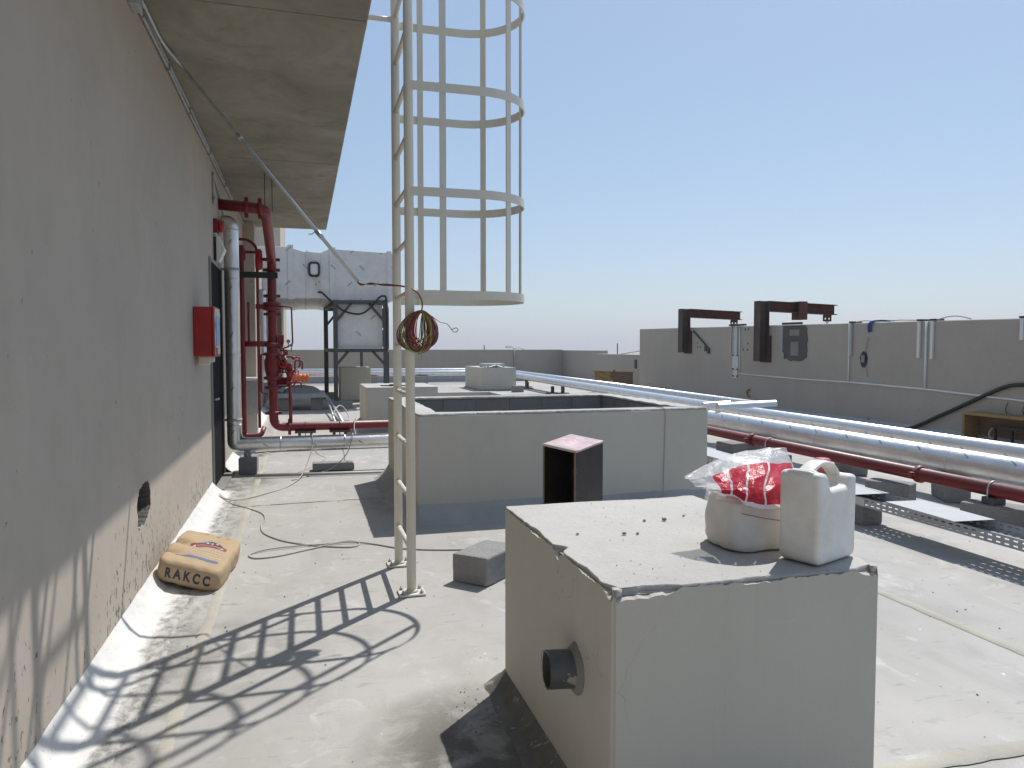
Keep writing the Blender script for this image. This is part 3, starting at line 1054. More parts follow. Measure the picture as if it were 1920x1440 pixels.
def plinth(label, rect, top, mat='plinth', seed=1, jag=0.008, notches=(), cov=(0.08, 0.12), covmat='cove', group=None):
    x0, y0, x1, y1 = rect
    t = thing('plinth', ((x0 + x1) / 2, (y0 + y1) / 2, 0), label, 'plinth', group)
    # render skin, its top edge broken away unevenly
    loop = jagged_loop(x0, y0, x1, y1, 0.012, jag, seed, notches)
    outer = jagged_loop(x0, y0, x1, y1, 0.012, 0.0, seed)
    mb = MB()
    rows = []
    k = len(outer)
    rnd = random.Random(seed)
    for i in range(k + 1):
        ox, oy = outer[i % k]
        ix, iy = loop[i % k]
        d = math.hypot(ix - ox, iy - oy)
        zt = top - 0.004 - min(0.06, d * 0.95) - rnd.uniform(0, 0.004)
        # outer face sits on the exact rectangle
        ex = min(max(ox, x0), x1)
        ey = min(max(oy, y0), y1)
        for (cx, cy) in ():
            pass
        rows.append([(ex, ey, -0.05), (ex, ey, zt), (ix, iy, top - 0.018)])
    # snap corner samples back to the true corners
    mb.grid(rows, False, False)
    mb.build('render_skin', mat, t, weld=True)
    mb = MB()
    mb.box(x0 + 0.014, y0 + 0.014, 0.0, x1 - 0.014, y1 - 0.014, top - 0.022)
    mb.build('core', 'mortar', t)
    # pale screed cap, a little inside the broken edge
    cap = jagged_loop(x0, y0, x1, y1, 0.012, jag * 1.05, seed, notches)
    me = curve_mesh('screed_cap', [cap], 0.012)
    me.materials.append(M['screed'])
    c = place('screed_cap', me, t, t['base'])
    c.location = (-t['base'][0], -t['base'][1], top - 0.012 + 0.0)
    if cov:
        cove(rect, cov[0], cov[1], seed, covmat, t)
    return t


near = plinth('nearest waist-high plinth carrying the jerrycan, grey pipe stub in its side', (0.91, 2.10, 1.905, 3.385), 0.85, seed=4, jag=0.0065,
              notches=((0.91, 2.10, 0.09, 0.040), (0.91, 2.62, 0.055, 0.04), (1.02, 2.10, 0.08, 0.026), (1.10, 2.10, 0.05, 0.016), (0.91, 2.35, 0.07, 0.016), (0.91, 2.9, 0.12, 0.012), (1.9, 2.10, 0.10, 0.030), (1.45, 2.10, 0.10, 0.010), (1.6, 3.385, 0.25, 0.02)), cov=(0.06, 0.13), covmat='cove_dirt_shade')
# grey pipe stub with a mortar collar
mb = MB()
pr = [(0.064, 0.0), (0.064, -0.125), (0.058, -0.125), (0.058, 0.02)]
b0 = Vector((0.91, 2.42, 0.472))
mb.tube([b0 + Vector((0.02, 0, 0)), b0 + Vector((-0.105, 0.012, 0.004))], 0.066, 32, caps=False)
mb.tube([b0 + Vector((-0.105, 0.012, 0.004)), b0 + Vector((-0.1049, 0.012, 0.004))], 0.066, 32, caps=False, radii=[0.066, 0.060])
mb.tube([b0 + Vector((-0.1049, 0.012, 0.004)), b0 + Vector((0.02, 0, 0))], 0.060, 32, caps=False)
stub = mb.build('pipe_stub', 'pvc', near)
mb = MB()
mb.lathe([(0.059, -0.002), (0.001, -0.004)], b0 + Vector((0.012, 0, 0)), 'X', 24)
mb.build('bore', 'black', stub)
rows = []
for i in range(41):
    a = 2 * math.pi * i / 40
    e = 1 + 0.25 * noise.noise(Vector((math.cos(a) * 1.7, math.sin(a) * 1.7, 3))) + (0.55 if 7 < i < 12 else 0) * math.sin((i - 7) / 5 * math.pi) + (0.4 if 27 < i < 33 else 0) * math.sin((i - 27) / 6 * math.pi)
    r1, r2 = 0.064, 0.071 + 0.014 * e
    rows.append([b0 + Vector((-0.020, math.cos(a) * r1, math.sin(a) * r1)), b0 + Vector((-0.012 - 0.004 * e, math.cos(a) * (r1 + 0.008), math.sin(a) * (r1 + 0.008))), b0 + Vector((-0.003, math.cos(a) * r2, math.sin(a) * r2)), b0 + Vector((0.004, math.cos(a) * (r2 + 0.003), math.sin(a) * (r2 + 0.003)))])
mb = MB()
mb.grid(rows, True, False)
mb.build('mortar_collar', 'cove', near, weld=True)

# large hollow plinth: rendered outside, blockwork inside
HX0, HY0, HX1, HY1, HZ, HT = 1.0, 6.75, 3.95, 9.24, 0.985, 0.21
hol = thing('hollow_plinth', ((HX0 + HX1) / 2, (HY0 + HY1) / 2, 0), 'large open-topped plinth with exposed blockwork inside, in mid roof', 'plinth')


def loop_walls(rect, t, top, seed, name, mat, parent, zt=0.006):
    x0, y0, x1, y1 = rect
    mb = MB()
    rnd = random.Random(seed)

    def wall(ax0, ay0, ax1, ay1):
        mb.box(ax0, ay0, -0.05, ax1, ay1, top)
    wall(x0, y0, x1, y0 + t)
    wall(x0, y1 - t, x1, y1)
    wall(x0, y0 + t, x0 + t, y1 - t)
    wall(x1 - t, y0 + t, x1, y1 - t)
    return mb.build(name, mat, parent)


loop_walls((HX0, HY0, HX1, HY1), 0.03, HZ - 0.012, 2, 'render_skin', 'plinth', hol)
loop_walls((HX0 + 0.03, HY0 + 0.03, HX1 - 0.03, HY1 - 0.03), 0.170, HZ - 0.016, 2, 'core', 'dark_block', hol)
# rough trowelled cap, ring shaped with a crumbled outer edge
outer = jagged_loop(HX0, HY0, HX1, HY1, 0.025, 0.010, 11, ((1.6, HY0, 0.3, 0.02), (3.2, HY0, 0.4, 0.012)))
inner = jagged_loop(HX0 + HT, HY0 + HT, HX1 - HT, HY1 - HT, 0.03, 0.006, 12)
me = curve_mesh('mortar_cap', [outer, inner], 0.012)
bm = bmesh.new()
bm.from_mesh(me)
bmesh.ops.triangulate(bm, faces=bm.faces)
for v in bm.verts:
    if v.co.z > 0:
        v.co.z += 0.010 * noise.noise(Vector((v.co.x * 6, v.co.y * 6, 1))) - 0.002
bm.to_mesh(me)
bm.free()
me.materials.append(M['screed'])
c = place('mortar_cap', me, hol, hol['base'])
c.location = (-hol['base'][0], -hol['base'][1], HZ - 0.004)
# inner blocks, one object each, joints left open
BL, BH, BT = 0.405, 0.21, 0.09
bm_ = MB()
bm_.box(-BL / 2, -BT / 2, 0, BL / 2, BT / 2, BH)
blk_me = bm_.mesh('inner_block', 'dark_block', bevel=0.008)


def inner_block(x, y, z, rz, s=1.0):
    o = bpy.data.objects.new('block', blk_me)
    COL.objects.link(o)
    o.parent = hol
    o.location = Vector((x, y, z)) - Vector(hol['base'])
    o.rotation_euler = (0, 0, rz)
    o.scale = (s, 1, 1)
    o['base'] = (0, 0, 0)


ci = HT - BT / 2
for r in range(4):
    z = HZ - 0.02 - (r + 1) * (BH + 0.022) + 0.02
    off = 0.21 if r % 2 else 0.0
    span = (HX1 - HX0) - 2 * HT
    k = 6
    stepx = span / k
    for i in range(k):
        for (y, _) in ((HY1 - ci, 0),):
            inner_block(HX0 + HT + stepx * (i + 0.5), y + random.uniform(-0.004, 0.004), z, 0, (stepx - 0.03) / BL)
    span = (HY1 - HY0) - 2 * HT
    k = 5
    stepy = span / k
    for i in range(k):
        for x in (HX1 - ci, HX0 + ci):
            inner_block(x + random.uniform(-0.004, 0.004), HY0 + HT + stepy * (i + 0.5), z, R(90), (stepy - 0.03) / BL)
cove((HX0, HY0, HX1, HY1), 0.15, 0.20, 21, 'cove_pale', hol)

plinth('pale plinth with loose scraps on top, just beyond the red pipe', (1.13, 14.25, 2.50, 15.9), 0.85, seed=31, jag=0.01, cov=(0.14, 0.3))
plinth('squat plinth standing beneath the white duct', (1.05, 22.5, 1.93, 23.8), 1.02, seed=32, jag=0.012, cov=(0.06, 0.12))
plinth('far square plinth with a folded white sheet on top', (6.35, 26.9, 7.68, 29.8), 0.86, seed=33, jag=0.012, cov=(0.05, 0.1))
# low hollow kerb behind the large plinth
kb = thing('roof_kerb', (3.7, 17, 0), 'low open rectangular kerb behind the large hollow plinth', 'kerb')
loop_walls((2.5, 16.1, 4.62, 18.05), 0.22, 0.50, 3, 'wall', 'plinth', kb)
mb = MB()
for (a, b, c_, d) in ((2.5, 16.1, 4.62, 16.32), (2.5, 17.83, 4.62, 18.05), (2.5, 16.32, 2.72, 17.83), (4.40, 16.32, 4.62, 17.83)):
    mb.box(a + 0.002, b + 0.002, 0.495, c_ - 0.002, d - 0.002, 0.515)
mb.build('coping', 'screed', kb, bevel=0.004)

# ------------------------------------------------------------------ caged ladder
LX, LY0, LY1 = 0.66, 4.79, 5.46
lad = thing('cage_ladder', (LX, (LY0 + LY1) / 2, 0), 'cream steel roof ladder with hooped safety cage', 'ladder')
TOP = 7.0
for y in (LY0, LY1):
    mb = MB()
    mb.tube([(LX, y, 0.012), (LX, y, TOP)], 0.0305, 24)
    mb.build('rail', 'cream', lad)
    mb = MB()
    mb.box(LX - 0.085, y - 0.075, 0.004, LX + 0.085, y + 0.075, 0.016)
    for a in range(4):
        d = Vector((math.cos(a * math.pi / 2 + math.pi / 4), math.sin(a * math.pi / 2 + math.pi / 4), 0))
    bp = mb.build('base_plate', 'cream', lad, bevel=0.002)
    mb = MB()
    mb.lathe([(0.046, 0.016), (0.034, 0.024), (0.031, 0.034)], (LX, y, 0), 'Z', 20)
    mb.build('weld_collar', 'cream', bp)
    for sx in (-1, 1):
        for sy in (-1, 1):
            mb = MB()
            mb.lathe([(0.017, 0.016), (0.017, 0.019)], (LX + sx * 0.06, y + sy * 0.05, 0), 'Z', 14)
            mb.lathe([(0.011, 0.019), (0.011, 0.03), (0.006, 0.031), (0.006, 0.04)], (LX + sx * 0.06, y + sy * 0.05, 0), 'Z', 6)
            mb.build('anchor_bolt', 'galv', bp)
z = 0.29
while z < TOP:
    mb = MB()
    mb.tube([(LX, LY0 + 0.028, z), (LX, LY1 - 0.028, z)], 0.0175, 14)
    mb.build('rung', 'cream', lad)
    z += 0.333
CYc = (LY0 + LY1) / 2


def hoop_pts():
    pts = [(LX, LY0 - 0.026), (0.9, LY0 - 0.030)]
    for i in range(33):
        a = -math.pi / 2 + math.pi * i / 32
        pts.append((1.13 + 0.375 * math.cos(a), CYc + 0.365 * math.sin(a)))
    pts += [(0.9, LY1 + 0.030), (LX, LY1 + 0.026)]
    return pts


def flat_hoop(pts, z0, z1, t):
    mb = MB()
    rows = []
    k = len(pts)
    for i, (x, y) in enumerate(pts):
        a = Vector(pts[max(0, i - 1)])
        b = Vector(pts[min(k - 1, i + 1)])
        d = (b - a).normalized()
        nx, ny = d.y, -d.x
        rows.append([(x - nx * t / 2, y - ny * t / 2, z0), (x + nx * t / 2, y + ny * t / 2, z0), (x + nx * t / 2, y + ny * t / 2, z1), (x - nx * t / 2, y - ny * t / 2, z1), (x - nx * t / 2, y - ny * t / 2, z0)])
    mb.grid(rows, False, False)
    for e in (0, -1):
        b0_ = len(mb.v)
        mb.v.extend(Vector(p) for p in rows[e][:4])
        mb.face(range(b0_, b0_ + 4))
    return mb


hp = hoop_pts()
for zt in (1.968, 2.618, 3.275, 3.93, 4.58, 5.23, 5.88, 6.53):
    flat_hoop(hp, zt - 0.056, zt, 0.008).build('hoop', 'cream', lad, weld=True)
for (x, y, dx, dy) in ((0.875, LY0 - 0.019, 1, 0), (1.322, CYc - 0.306, 0.85, 0.52), (1.493, CYc, 0, 1), (1.30, CYc + 0.318, 0.85, -0.52), (0.84, LY1 + 0.019, 1, 0)):
    d = Vector((dx, dy, 0)).normalized() * 0.021
    mb = MB()
    mb.bar((x - d.x, y - d.y, (1.914 + TOP) / 2), (x + d.x, y + d.y, (1.914 + TOP) / 2), 0.008, TOP - 1.914)
    mb.build('cage_strap', 'cream', lad)
for y in (LY1, LY0):
    mb = MB()
    mb.tube([(LX - 0.02, y, 3.93), (0.452, y, 3.93)], 0.018, 12)
    br = mb.build('wall_brace', 'cream', lad)
    mb = MB()
    mb.box(0.452, y - 0.06, 3.86, 0.462, y + 0.06, 4.0)
    mb.build('fixing_plate', 'cream', br)

# ------------------------------------------------------------------ wire coil on the ladder
coil = thing('wire_coil', (0.71, 4.72, 1.56), 'coil of loose red, brown and yellow-green wire hanging on the ladder', 'wire')
rnd = random.Random(5)
cols = {'w_brown': 22, 'w_red': 24, 'w_green': 12, 'w_dark': 8}
for cmat, cnt in cols.items():
    for i in range(cnt):
        side = rnd.uniform(-1, 1)
        if cmat == 'w_red':
            side = rnd.uniform(-0.2, 1)
        if cmat == 'w_green':
            side = rnd.uniform(-1, 0.0)
        cx = 0.708 + side * 0.028 + rnd.uniform(-0.008, 0.008)
        a = 0.105 + rnd.uniform(-0.062, 0.014) - abs(side) * 0.01
        top_ = 1.832 + rnd.uniform(-0.012, 0.006)
        bot = 1.575 + rnd.uniform(-0.012, 0.02) + 0.012 * abs(side) + (0.05 if rnd.random() < 0.15 else 0)
        dy = rnd.uniform(-0.03, 0.03)
        pts = []
        for k in range(28):
            t = 2 * math.pi * k / 28
            f = (1 - math.cos(t)) / 2
            x = cx + a * math.sin(t) * (0.72 + 0.42 * f ** 0.8) + (0.725 - cx) * (1 - f) ** 4 + 0.012 * side * f
            pts.append((x, 4.725 + dy * math.sin(t * 0.5) + 0.02 * math.sin(t) * side + 0.004 * noise.noise(Vector((k * 0.4, i, 1))), top_ + (bot - top_) * f))
        mb = MB()
        mb.tube(pts, 0.0027, 5, True)
        mb.build('wire_loop', cmat, coil)
mb = MB()
mb.tube(smooth_path([(0.725, 4.735, 1.825), (0.732, 4.73, 1.86), (0.728, 4.735, 1.90), (0.70, 4.75, 1.955), (0.64, 4.78, 1.985)]), 0.005, 6)
mb.build('hanging_tail', 'w_brown', coil)
mb = MB()
loop = [(0.735, 4.725, 1.835), (0.79, 4.72, 1.80), (0.84, 4.715, 1.765), (0.885, 4.71, 1.752), (0.905, 4.71, 1.730), (0.925, 4.71, 1.705), (0.945, 4.705, 1.70), (0.955, 4.70, 1.715), (0.943, 4.70, 1.727), (0.922, 4.705, 1.718), (0.91, 4.71, 1.722)]
mb.tube(smooth_path(loop, 6), 0.0025, 6)
mb.build('stray_end', 'w_dark', coil)
mb = MB()
mb.tube(arc((0.715, 4.722, 1.578), 0.022, 0, 2 * math.pi, 14, (0, 1, 0), (0.3, 0, 1))[:-1], 0.004, 6, True)
mb.tube(smooth_path([(0.715, 4.70, 1.565), (0.722, 4.69, 1.545), (0.715, 4.69, 1.52)]), 0.003, 5)
mb.build('tape_tie', 'tie', coil)

# steel conduit leaving the soffit, hanging free, wires out of its end
cond = thing('conduit_pipe', (0.38, 5.35, 2.06), 'bent galvanised conduit hanging slantwise from the canopy, wires trailing out', 'conduit')
mb = MB()
ce = Vector((0.375, 5.35, 2.065))
cp = fillet_path([(-0.955, 4.4, SOF - 0.02), (-0.945, 5.9, SOF - 0.022), (-0.885, 6.25, SOF - 0.035), tuple(ce)], 0.22, 8)
mb.tube(cp, 0.0135, 10)
mb.build('tube', 'galv', cond)
d = (ce - Vector((-0.885, 6.25, SOF - 0.035)))
for t in (0.36, 0.80):
    q = Vector((-0.885, 6.25, SOF - 0.035)) + d * t
    mb = MB()
    mb.tube([q - d.normalized() * 0.03, q + d.normalized() * 0.03], 0.0175, 10)
    mb.build('coupling', 'galv', cond)
q = Vector((-0.885, 6.25, SOF - 0.035)) + d * 0.78
mb = MB()
mb.tube(smooth_path([q + Vector((0.012, -0.01, 0.01)), q + Vector((-0.02, -0.02, -0.03)), q + Vector((-0.05, -0.02, -0.035))]), 0.004, 5)
mb.build('tie_wire', 'galv', cond)
for i, (mt, o) in enumerate((('w_brown', 0.0), ('w_green', 0.007), ('w_red', -0.006), ('w_dark', 0.003))):
    mb = MB()
    pts = [ce - d.normalized() * 0.02, ce + Vector((0.02, -0.01, -0.022 + o)), ce + Vector((0.08, -0.14, -0.027 - o)), (0.51, 5.05, 2.02 + o * 0.7), (0.60, 4.86, 2.0 + o * 0.5), (0.64, 4.78, 1.985 + o * 0.3)]
    mb.tube(smooth_path(pts), 0.0035, 5)
    mb.build('wire', mt, cond)

# conduits clipped along the wall head
wc = thing('conduit_run', (XW + 0.03, 9, SOF - 0.05), 'thin grey conduits clipped along the wall head under the canopy', 'conduit')
for (x, z, r, y0, y1) in ((XW + 0.02, SOF - 0.022, 0.0125, -2, 11.8), (XW + 0.016, SOF - 0.062, 0.0125, -2, 13.9)):
    mb = MB()
    mb.tube([(x, y0 + (y1 - y0) * i / 30, z + 0.006 * math.sin(i * 1.3)) for i in range(31)], r, 8)
    mb.build('tube', 'galv_dull', wc)
for y in (3.9, 4.75, 5.35, 6.3, 7.4, 8.9, 10.6):
    mb = MB()
    mb.box(XW + 0.0005, y, SOF - 0.082, XW + 0.036, y + 0.02, SOF - 0.008)
    mb.build('clip', 'frame', wc)
mb = MB()
mb.box(XW + 0.0005, 5.02, SOF - 0.14, XW + 0.06, 5.16, SOF - 0.02)
mb.build('junction_box', 'galv_dull', wc, bevel=0.006)
dc = thing('conduit_drop', (XW + 0.02, 9.3, 3.25), 'short grey conduit stub with coupling above the red sounder', 'conduit')
mb = MB()
mb.tube(fillet_path([(XW + 0.016, 9.3, 3.30), (XW + 0.016, 9.3, 3.62), (XW + 0.02, 10.4, 3.32), (XW + 0.02, 11.4, 3.30)], 0.05), 0.0125, 8)
mb.build('tube', 'galv_dull', dc)
mb = MB()
mb.tube([(XW + 0.018, 9.3, 3.25), (XW + 0.018, 9.3, 3.33)], 0.021, 8)
mb.build('coupling', 'galv_dull', dc)

# ------------------------------------------------------------------ small fittings on the left wall
cab = thing('fire_cabinet', (XW, 7.75, 1.52), 'red fire alarm cabinet box with torn paper and blue sticker by the door', 'cabinet')
mb = MB()
mb.box(XW + 0.001, 7.52, 1.52, XW + 0.165, 8.02, 1.985)
mb.build('body', 'red_bright', cab, bevel=0.008, seg=2)
mb = MB()
mb.box(XW + 0.167, 7.51, 1.515, XW + 0.185, 8.03, 1.99)
lid = mb.build('lid', 'red_bright', cab, bevel=0.004)
for (y0, y1, z0, z1, mt, e) in ((7.55, 7.99, 1.54, 1.975, 'paper', 0.0), (7.62, 7.93, 1.62, 1.90, 'sticker', 0.004), (7.60, 7.72, 1.54, 1.60, 'ink_red', 0.004)):
    mb = MB()
    rows = [[(XW + 0.187 + e + 0.010 * max(0, noise.noise(Vector((i * 0.7, j * 0.7, 3 + e)))), y0 + (y1 - y0) * j / 8, z0 + (z1 - z0) * i / 8) for j in range(9)] for i in range(9)]
    mb.grid(rows, True, False)
    mb.build('sticker' if mt != 'paper' else 'torn_paper', mt, lid)
for (y0, y1, z0, z1, w_, mt) in ((7.60, 7.70, 1.44, 1.519, 0.10, 'paper'), (7.78, 7.86, 1.46, 1.519, 0.12, 'white_pl')):
    mb = MB()
    mb.box(XW + 0.03, y0, z0, XW + 0.03 + w_, y1, z1)
    mb.build('cable_gland', mt, cab, bevel=0.006)
sd = thing('alarm_sounder', (XW, 9.4, 2.93), 'small red alarm sounder high on the wall above the door', 'alarm')
mb = MB()
mb.box(XW + 0.001, 9.34, 2.94, XW + 0.05, 9.50, 3.10)
mb.build('base', 'red', sd, bevel=0.01, seg=2)
mb = MB()
mb.lathe([(0.072, 0.05), (0.075, 0.09), (0.055, 0.115), (0.0, 0.118)], (XW, 9.42, 3.02), 'X', 8)
mb.build('horn', 'red_bright', sd)
mb = MB()
mb.box(XW + 0.004, 9.38, 2.905, XW + 0.03, 9.44, 2.939)
mb.build('cable_entry', 'white_pl', sd)
lt = thing('bulkhead_light', (XW, 9.4, 2.6), 'white wedge-shaped bulkhead light under the red sounder', 'light fitting')
mb = MB()
mb.box(XW + 0.001, 9.33, 2.62, XW + 0.03, 9.52, 2.885)
mb.build('backplate', 'black', lt, bevel=0.004)
mb = MB()
mb.prism([(XW + 0.03, 2.60), (XW + 0.06, 2.60), (XW + 0.125, 2.745), (XW + 0.06, 2.90), (XW + 0.03, 2.90)], 9.33, 9.52, 'Y')
mb.build('diffuser', 'white_pl', lt, bevel=0.005)

# ------------------------------------------------------------------ foil-clad pipe by the door
fp = thing('insulated_pipe', (-0.84, 9.95, 0), 'foil-clad insulated pipe dropping beside the door then running right', 'pipe')
mb = MB()
VX, VY, PR = -0.845, 9.97, 0.089
mb.tube(fillet_path([(VX - 0.10, VY + 0.03, 3.16), (VX, VY, 3.15), (VX, VY, 0.378), (4.4, VY, 0.378)], 0.05, 4), PR, 28)
mb.build('cladding', 'foil', fp)
for z in (0.62, 1.5, 2.44, 3.05):
    mb = MB()
    mb.tube([(VX, VY, z), (VX, VY, z + 0.018)], PR + 0.0025, 28)
    mb.build('band', 'alu', fp)
for x in (-0.3, 0.5):
    mb = MB()
    mb.tube([(x, VY, 0.378), (x + 0.018, VY, 0.378)], PR + 0.0025, 28)
    mb.build('band', 'alu', fp)
for z in (0.68, 2.56):
    mb = MB()
    mb.tube([(VX, VY, z), (VX, VY, z + 0.03)], PR + 0.006, 24)
    mb.bar((VX - 0.06, VY, z + 0.015), (XW, VY, z + 0.015), 0.03, 0.03)
    mb.build('wall_clamp', 'galv_dull', fp)

# cement blocks -------------------------------------------------------------
bm2 = MB()
bm2.box(-0.2, -0.1, 0, 0.2, 0.1, 0.2)
block_me = bm2.mesh('cement_block', 'block', bevel=0.012, seg=2)
bmh = bmesh.new()
bmh.from_mesh(block_me)
bmesh.ops.subdivide_edges(bmh, edges=[e for e in bmh.edges if e.calc_length() > 0.1], cuts=5, use_grid_fill=True)
for v in bmh.verts:
    n_ = noise.noise_vector(v.co * 14)
    v.co += n_ * 0.004
bmh.to_mesh(block_me)
bmh.free()


def block(x, y, rz, label, s=(1, 1, 1), z=0, group='loose cement blocks'):
    o = bpy.data.objects.new('cement_block', block_me)
    COL.objects.link(o)
    o.location = (x, y, z + 0.001)
    o.rotation_euler = (0, 0, R(rz))
    o.scale = s
    tag(o, label, 'block', group)
    return o


block(1.215, 5.02, 44, 'grey cement block lying loose beside the ladder foot', (1.06, 1.42, 0.98))
block(-0.69, 10.08, 90, 'dark cement block under the bend of the foil-clad pipe by the door', (0.9, 1.1, 1.05))
mb = MB()
mb.box(-0.78, 9.9, 0.212, -0.62, 10.05, 0.218)
mb.box(-0.74, 9.96, 0.218, -0.66, 9.975, 0.29)
mb.cyl((-0.70, 9.93, 0.218), (-0.70, 9.93, 0.28), 0.008)
mb.cyl((-0.66, 10.0, 0.218), (-0.66, 10.0, 0.28), 0.008)
tag(mb.build('pipe_support', 'galv_dull'), 'small steel saddle between the pipe bend and its block', 'bracket')
mb = MB()
mb.box(0.1, 9.80, 0.02, 0.62, 10.12, 0.10)
tag(mb.build('cement_slab', 'block', bevel=0.01), 'flat dark slab lying on the deck under the silver pipe', 'slab')

# conduits lying on the deck in front of it
for (y, r, lab) in ((9.52, 0.016, 'nearer thin galvanised conduit lying on deck before the silver pipe'), (9.60, 0.013, 'farther thin galvanised conduit lying on deck before the silver pipe')):
    mb = MB()
    mb.tube([(-0.58, y + 0.05, r + 0.02), (0.3, y + 0.02, r + 0.012), (1.2, y - 0.02, r + 0.006)], r, 8)
    tag(mb.build('conduit_pipe', 'galv_dull'), lab, 'conduit')

# ------------------------------------------------------------------ red fire riser
rs = thing('fire_riser', (-0.46, 12.2, 0), 'dark red fire main riser with alarm valve trim beside the door', 'pipe assembly')
RY, RX = 12.2, -0.455


def coupling(p, axis, r, parent=rs, n=20):
    mb = MB()
    w_ = 0.028
    mb.lathe([(r + 0.004, -w_), (r + 0.018, -w_ + 0.008), (r + 0.018, w_ - 0.008), (r + 0.004, w_)], p, axis, n)
    s = Vector(p)
    for k in (-1, 1):
        if axis == 'Z':
            mb.box(s.x + k * (r + 0.035) - 0.022, s.y - 0.03, s.z - w_ + 0.006, s.x + k * (r + 0.035) + 0.022, s.y + 0.03, s.z + w_ - 0.006)
        elif axis == 'X':
            mb.box(s.x - w_ + 0.006, s.y - 0.03, s.z + k * (r + 0.035) - 0.022, s.x + w_ - 0.006, s.y + 0.03, s.z + k * (r + 0.035) + 0.022)
        else:
            mb.box(s.x - 0.03 + k * (r + 0.03), s.y - w_ + 0.006, s.z - 0.02, s.x + 0.03 + k * (r + 0.03), s.y + w_ - 0.006, s.z + 0.02)
    return mb.build('coupling', 'red', parent)


mb = MB()
mb.tube(fillet_path([(XW + 0.002, 9.98, 3.375), (-0.43, 9.98, 3.34), (-0.45, RY, 2.95), (RX, RY, 0.36), (3.6, RY, 0.36)], 0.16, 8), 0.068, 20)
mb.build('main_pipe', 'red', rs)
coupling((-0.66, 9.98, 3.352), 'X', 0.068)
coupling((-0.50, 9.98, 3.345), 'X', 0.068)
coupling((RX, RY, 2.96), 'Z', 0.07)
coupling((RX, RY, 2.80), 'Z', 0.068)
coupling((RX, RY, 2.40), 'Z', 0.068)
coupling((RX, RY, 2.12), 'Z', 0.068)
coupling((RX, RY, 0.58), 'Z', 0.068)
coupling((-0.22, RY, 0.36), 'X', 0.068)
mb = MB()
mb.lathe([(0.07, 2.17), (0.135, 2.18), (0.135, 2.23), (0.10, 2.235), (0.10, 2.26), (0.135, 2.265), (0.135, 2.30), (0.07, 2.31)], (RX, RY, 0), 'Z', 24)
mb.box(RX - 0.24, RY - 0.05, 2.20, RX - 0.1, RY + 0.05, 2.27)
mb.build('flow_switch', 'red', rs, bevel=0.0)
mb = MB()
mb.lathe([(0.07, 0.95), (0.13, 0.96), (0.13, 1.0), (0.085, 1.01), (0.09, 1.10), (0.14, 1.11), (0.14, 1.15), (0.10, 1.16), (0.125, 1.26), (0.13, 1.40), (0.10, 1.47), (0.14, 1.48), (0.14, 1.52), (0.09, 1.53), (0.09, 1.62), (0.13, 1.63), (0.13, 1.67), (0.068, 1.68)], (RX, RY, 0), 'Z', 24)
av = mb.build('alarm_valve', 'red', rs)
mb = MB()
mb.lathe([(0.08, 0.09), (0.085, 0.17), (0.11, 0.175), (0.11, 0.20), (0.04, 0.21)], (RX, RY - 0.02, 1.34), 'X', 18)
mb.lathe([(0.055, 0.08), (0.06, 0.2), (0.085, 0.205), (0.085, 0.23), (0.03, 0.24)], (RX, RY - 0.02, 1.08), 'X', 18)
mb.build('side_port', 'red', av)
mb = MB()
mb.box(RX + 0.08, RY - 0.06, 1.68, RX + 0.17, RY + 0.04, 1.80)
mb.prism([(RX + 0.10, 1.60), (RX + 0.15, 1.60), (RX + 0.17, 1.68), (RX + 0.08, 1.68)], RY - 0.05, RY + 0.03, 'Y')
mb.build('pressure_switch', 'red', rs, bevel=0.006)
for (x, z, r_) in ((RX + 0.235, 1.70, 0.03), (RX + 0.28, 1.64, 0.025)):
    mb = MB()
    mb.lathe([(r_, -0.02), (r_, 0.012), (r_ * 0.8, 0.016)], (x, RY - 0.04, z), 'Y', 16)
    mb.cyl((x, RY - 0.04, z - r_), (x, RY - 0.04, z - 0.10), 0.009, 8)
    mb.build('gauge', 'frame', rs)
trim = [
    [(RX + 0.08, RY - 0.02, 2.24), (RX + 0.29, RY - 0.02, 2.235), (RX + 0.30, RY - 0.02, 1.66), (RX + 0.20, RY - 0.02, 1.60), (RX + 0.05, RY - 0.02, 1.60)],
    [(RX + 0.12, RY - 0.05, 1.56), (RX + 0.22, RY - 0.05, 1.56), (RX + 0.22, RY - 0.05, 1.49), (RX + 0.14, RY - 0.05, 1.49), (RX + 0.14, RY - 0.05, 1.38)],
    [(RX + 0.2, RY - 0.05, 1.46), (RX + 0.40, RY - 0.05, 1.45), (RX + 0.41, RY - 0.05, 1.33), (RX + 0.38, RY - 0.05, 1.30)],
    [(RX + 0.2, RY - 0.05, 1.42), (RX + 0.22, RY - 0.05, 1.22), (RX + 0.25, RY - 0.05, 1.14)],
    [(RX + 0.2, RY - 0.05, 1.07), (RX + 0.42, RY - 0.05, 1.06), (RX + 0.42, RY - 0.05, 0.97)],
]
trim += [
    [(RX + 0.1, RY - 0.08, 1.22), (RX + 0.33, RY - 0.08, 1.22), (RX + 0.33, RY - 0.08, 1.40), (RX + 0.44, RY - 0.08, 1.40), (RX + 0.44, RY - 0.08, 1.26)],
    [(RX + 0.1, RY - 0.10, 1.60), (RX + 0.17, RY - 0.12, 1.60), (RX + 0.17, RY - 0.12, 1.26), (RX + 0.08, RY - 0.12, 1.20)],
    [(RX + 0.1, RY - 0.08, 1.00), (RX + 0.30, RY - 0.08, 1.00), (RX + 0.36, RY - 0.08, 1.10)],
    [(RX - 0.1, RY - 0.06, 1.5), (RX - 0.17, RY - 0.06, 1.5), (RX - 0.17, RY - 0.06, 0.9), (RX - 0.08, RY - 0.06, 0.88)],
]
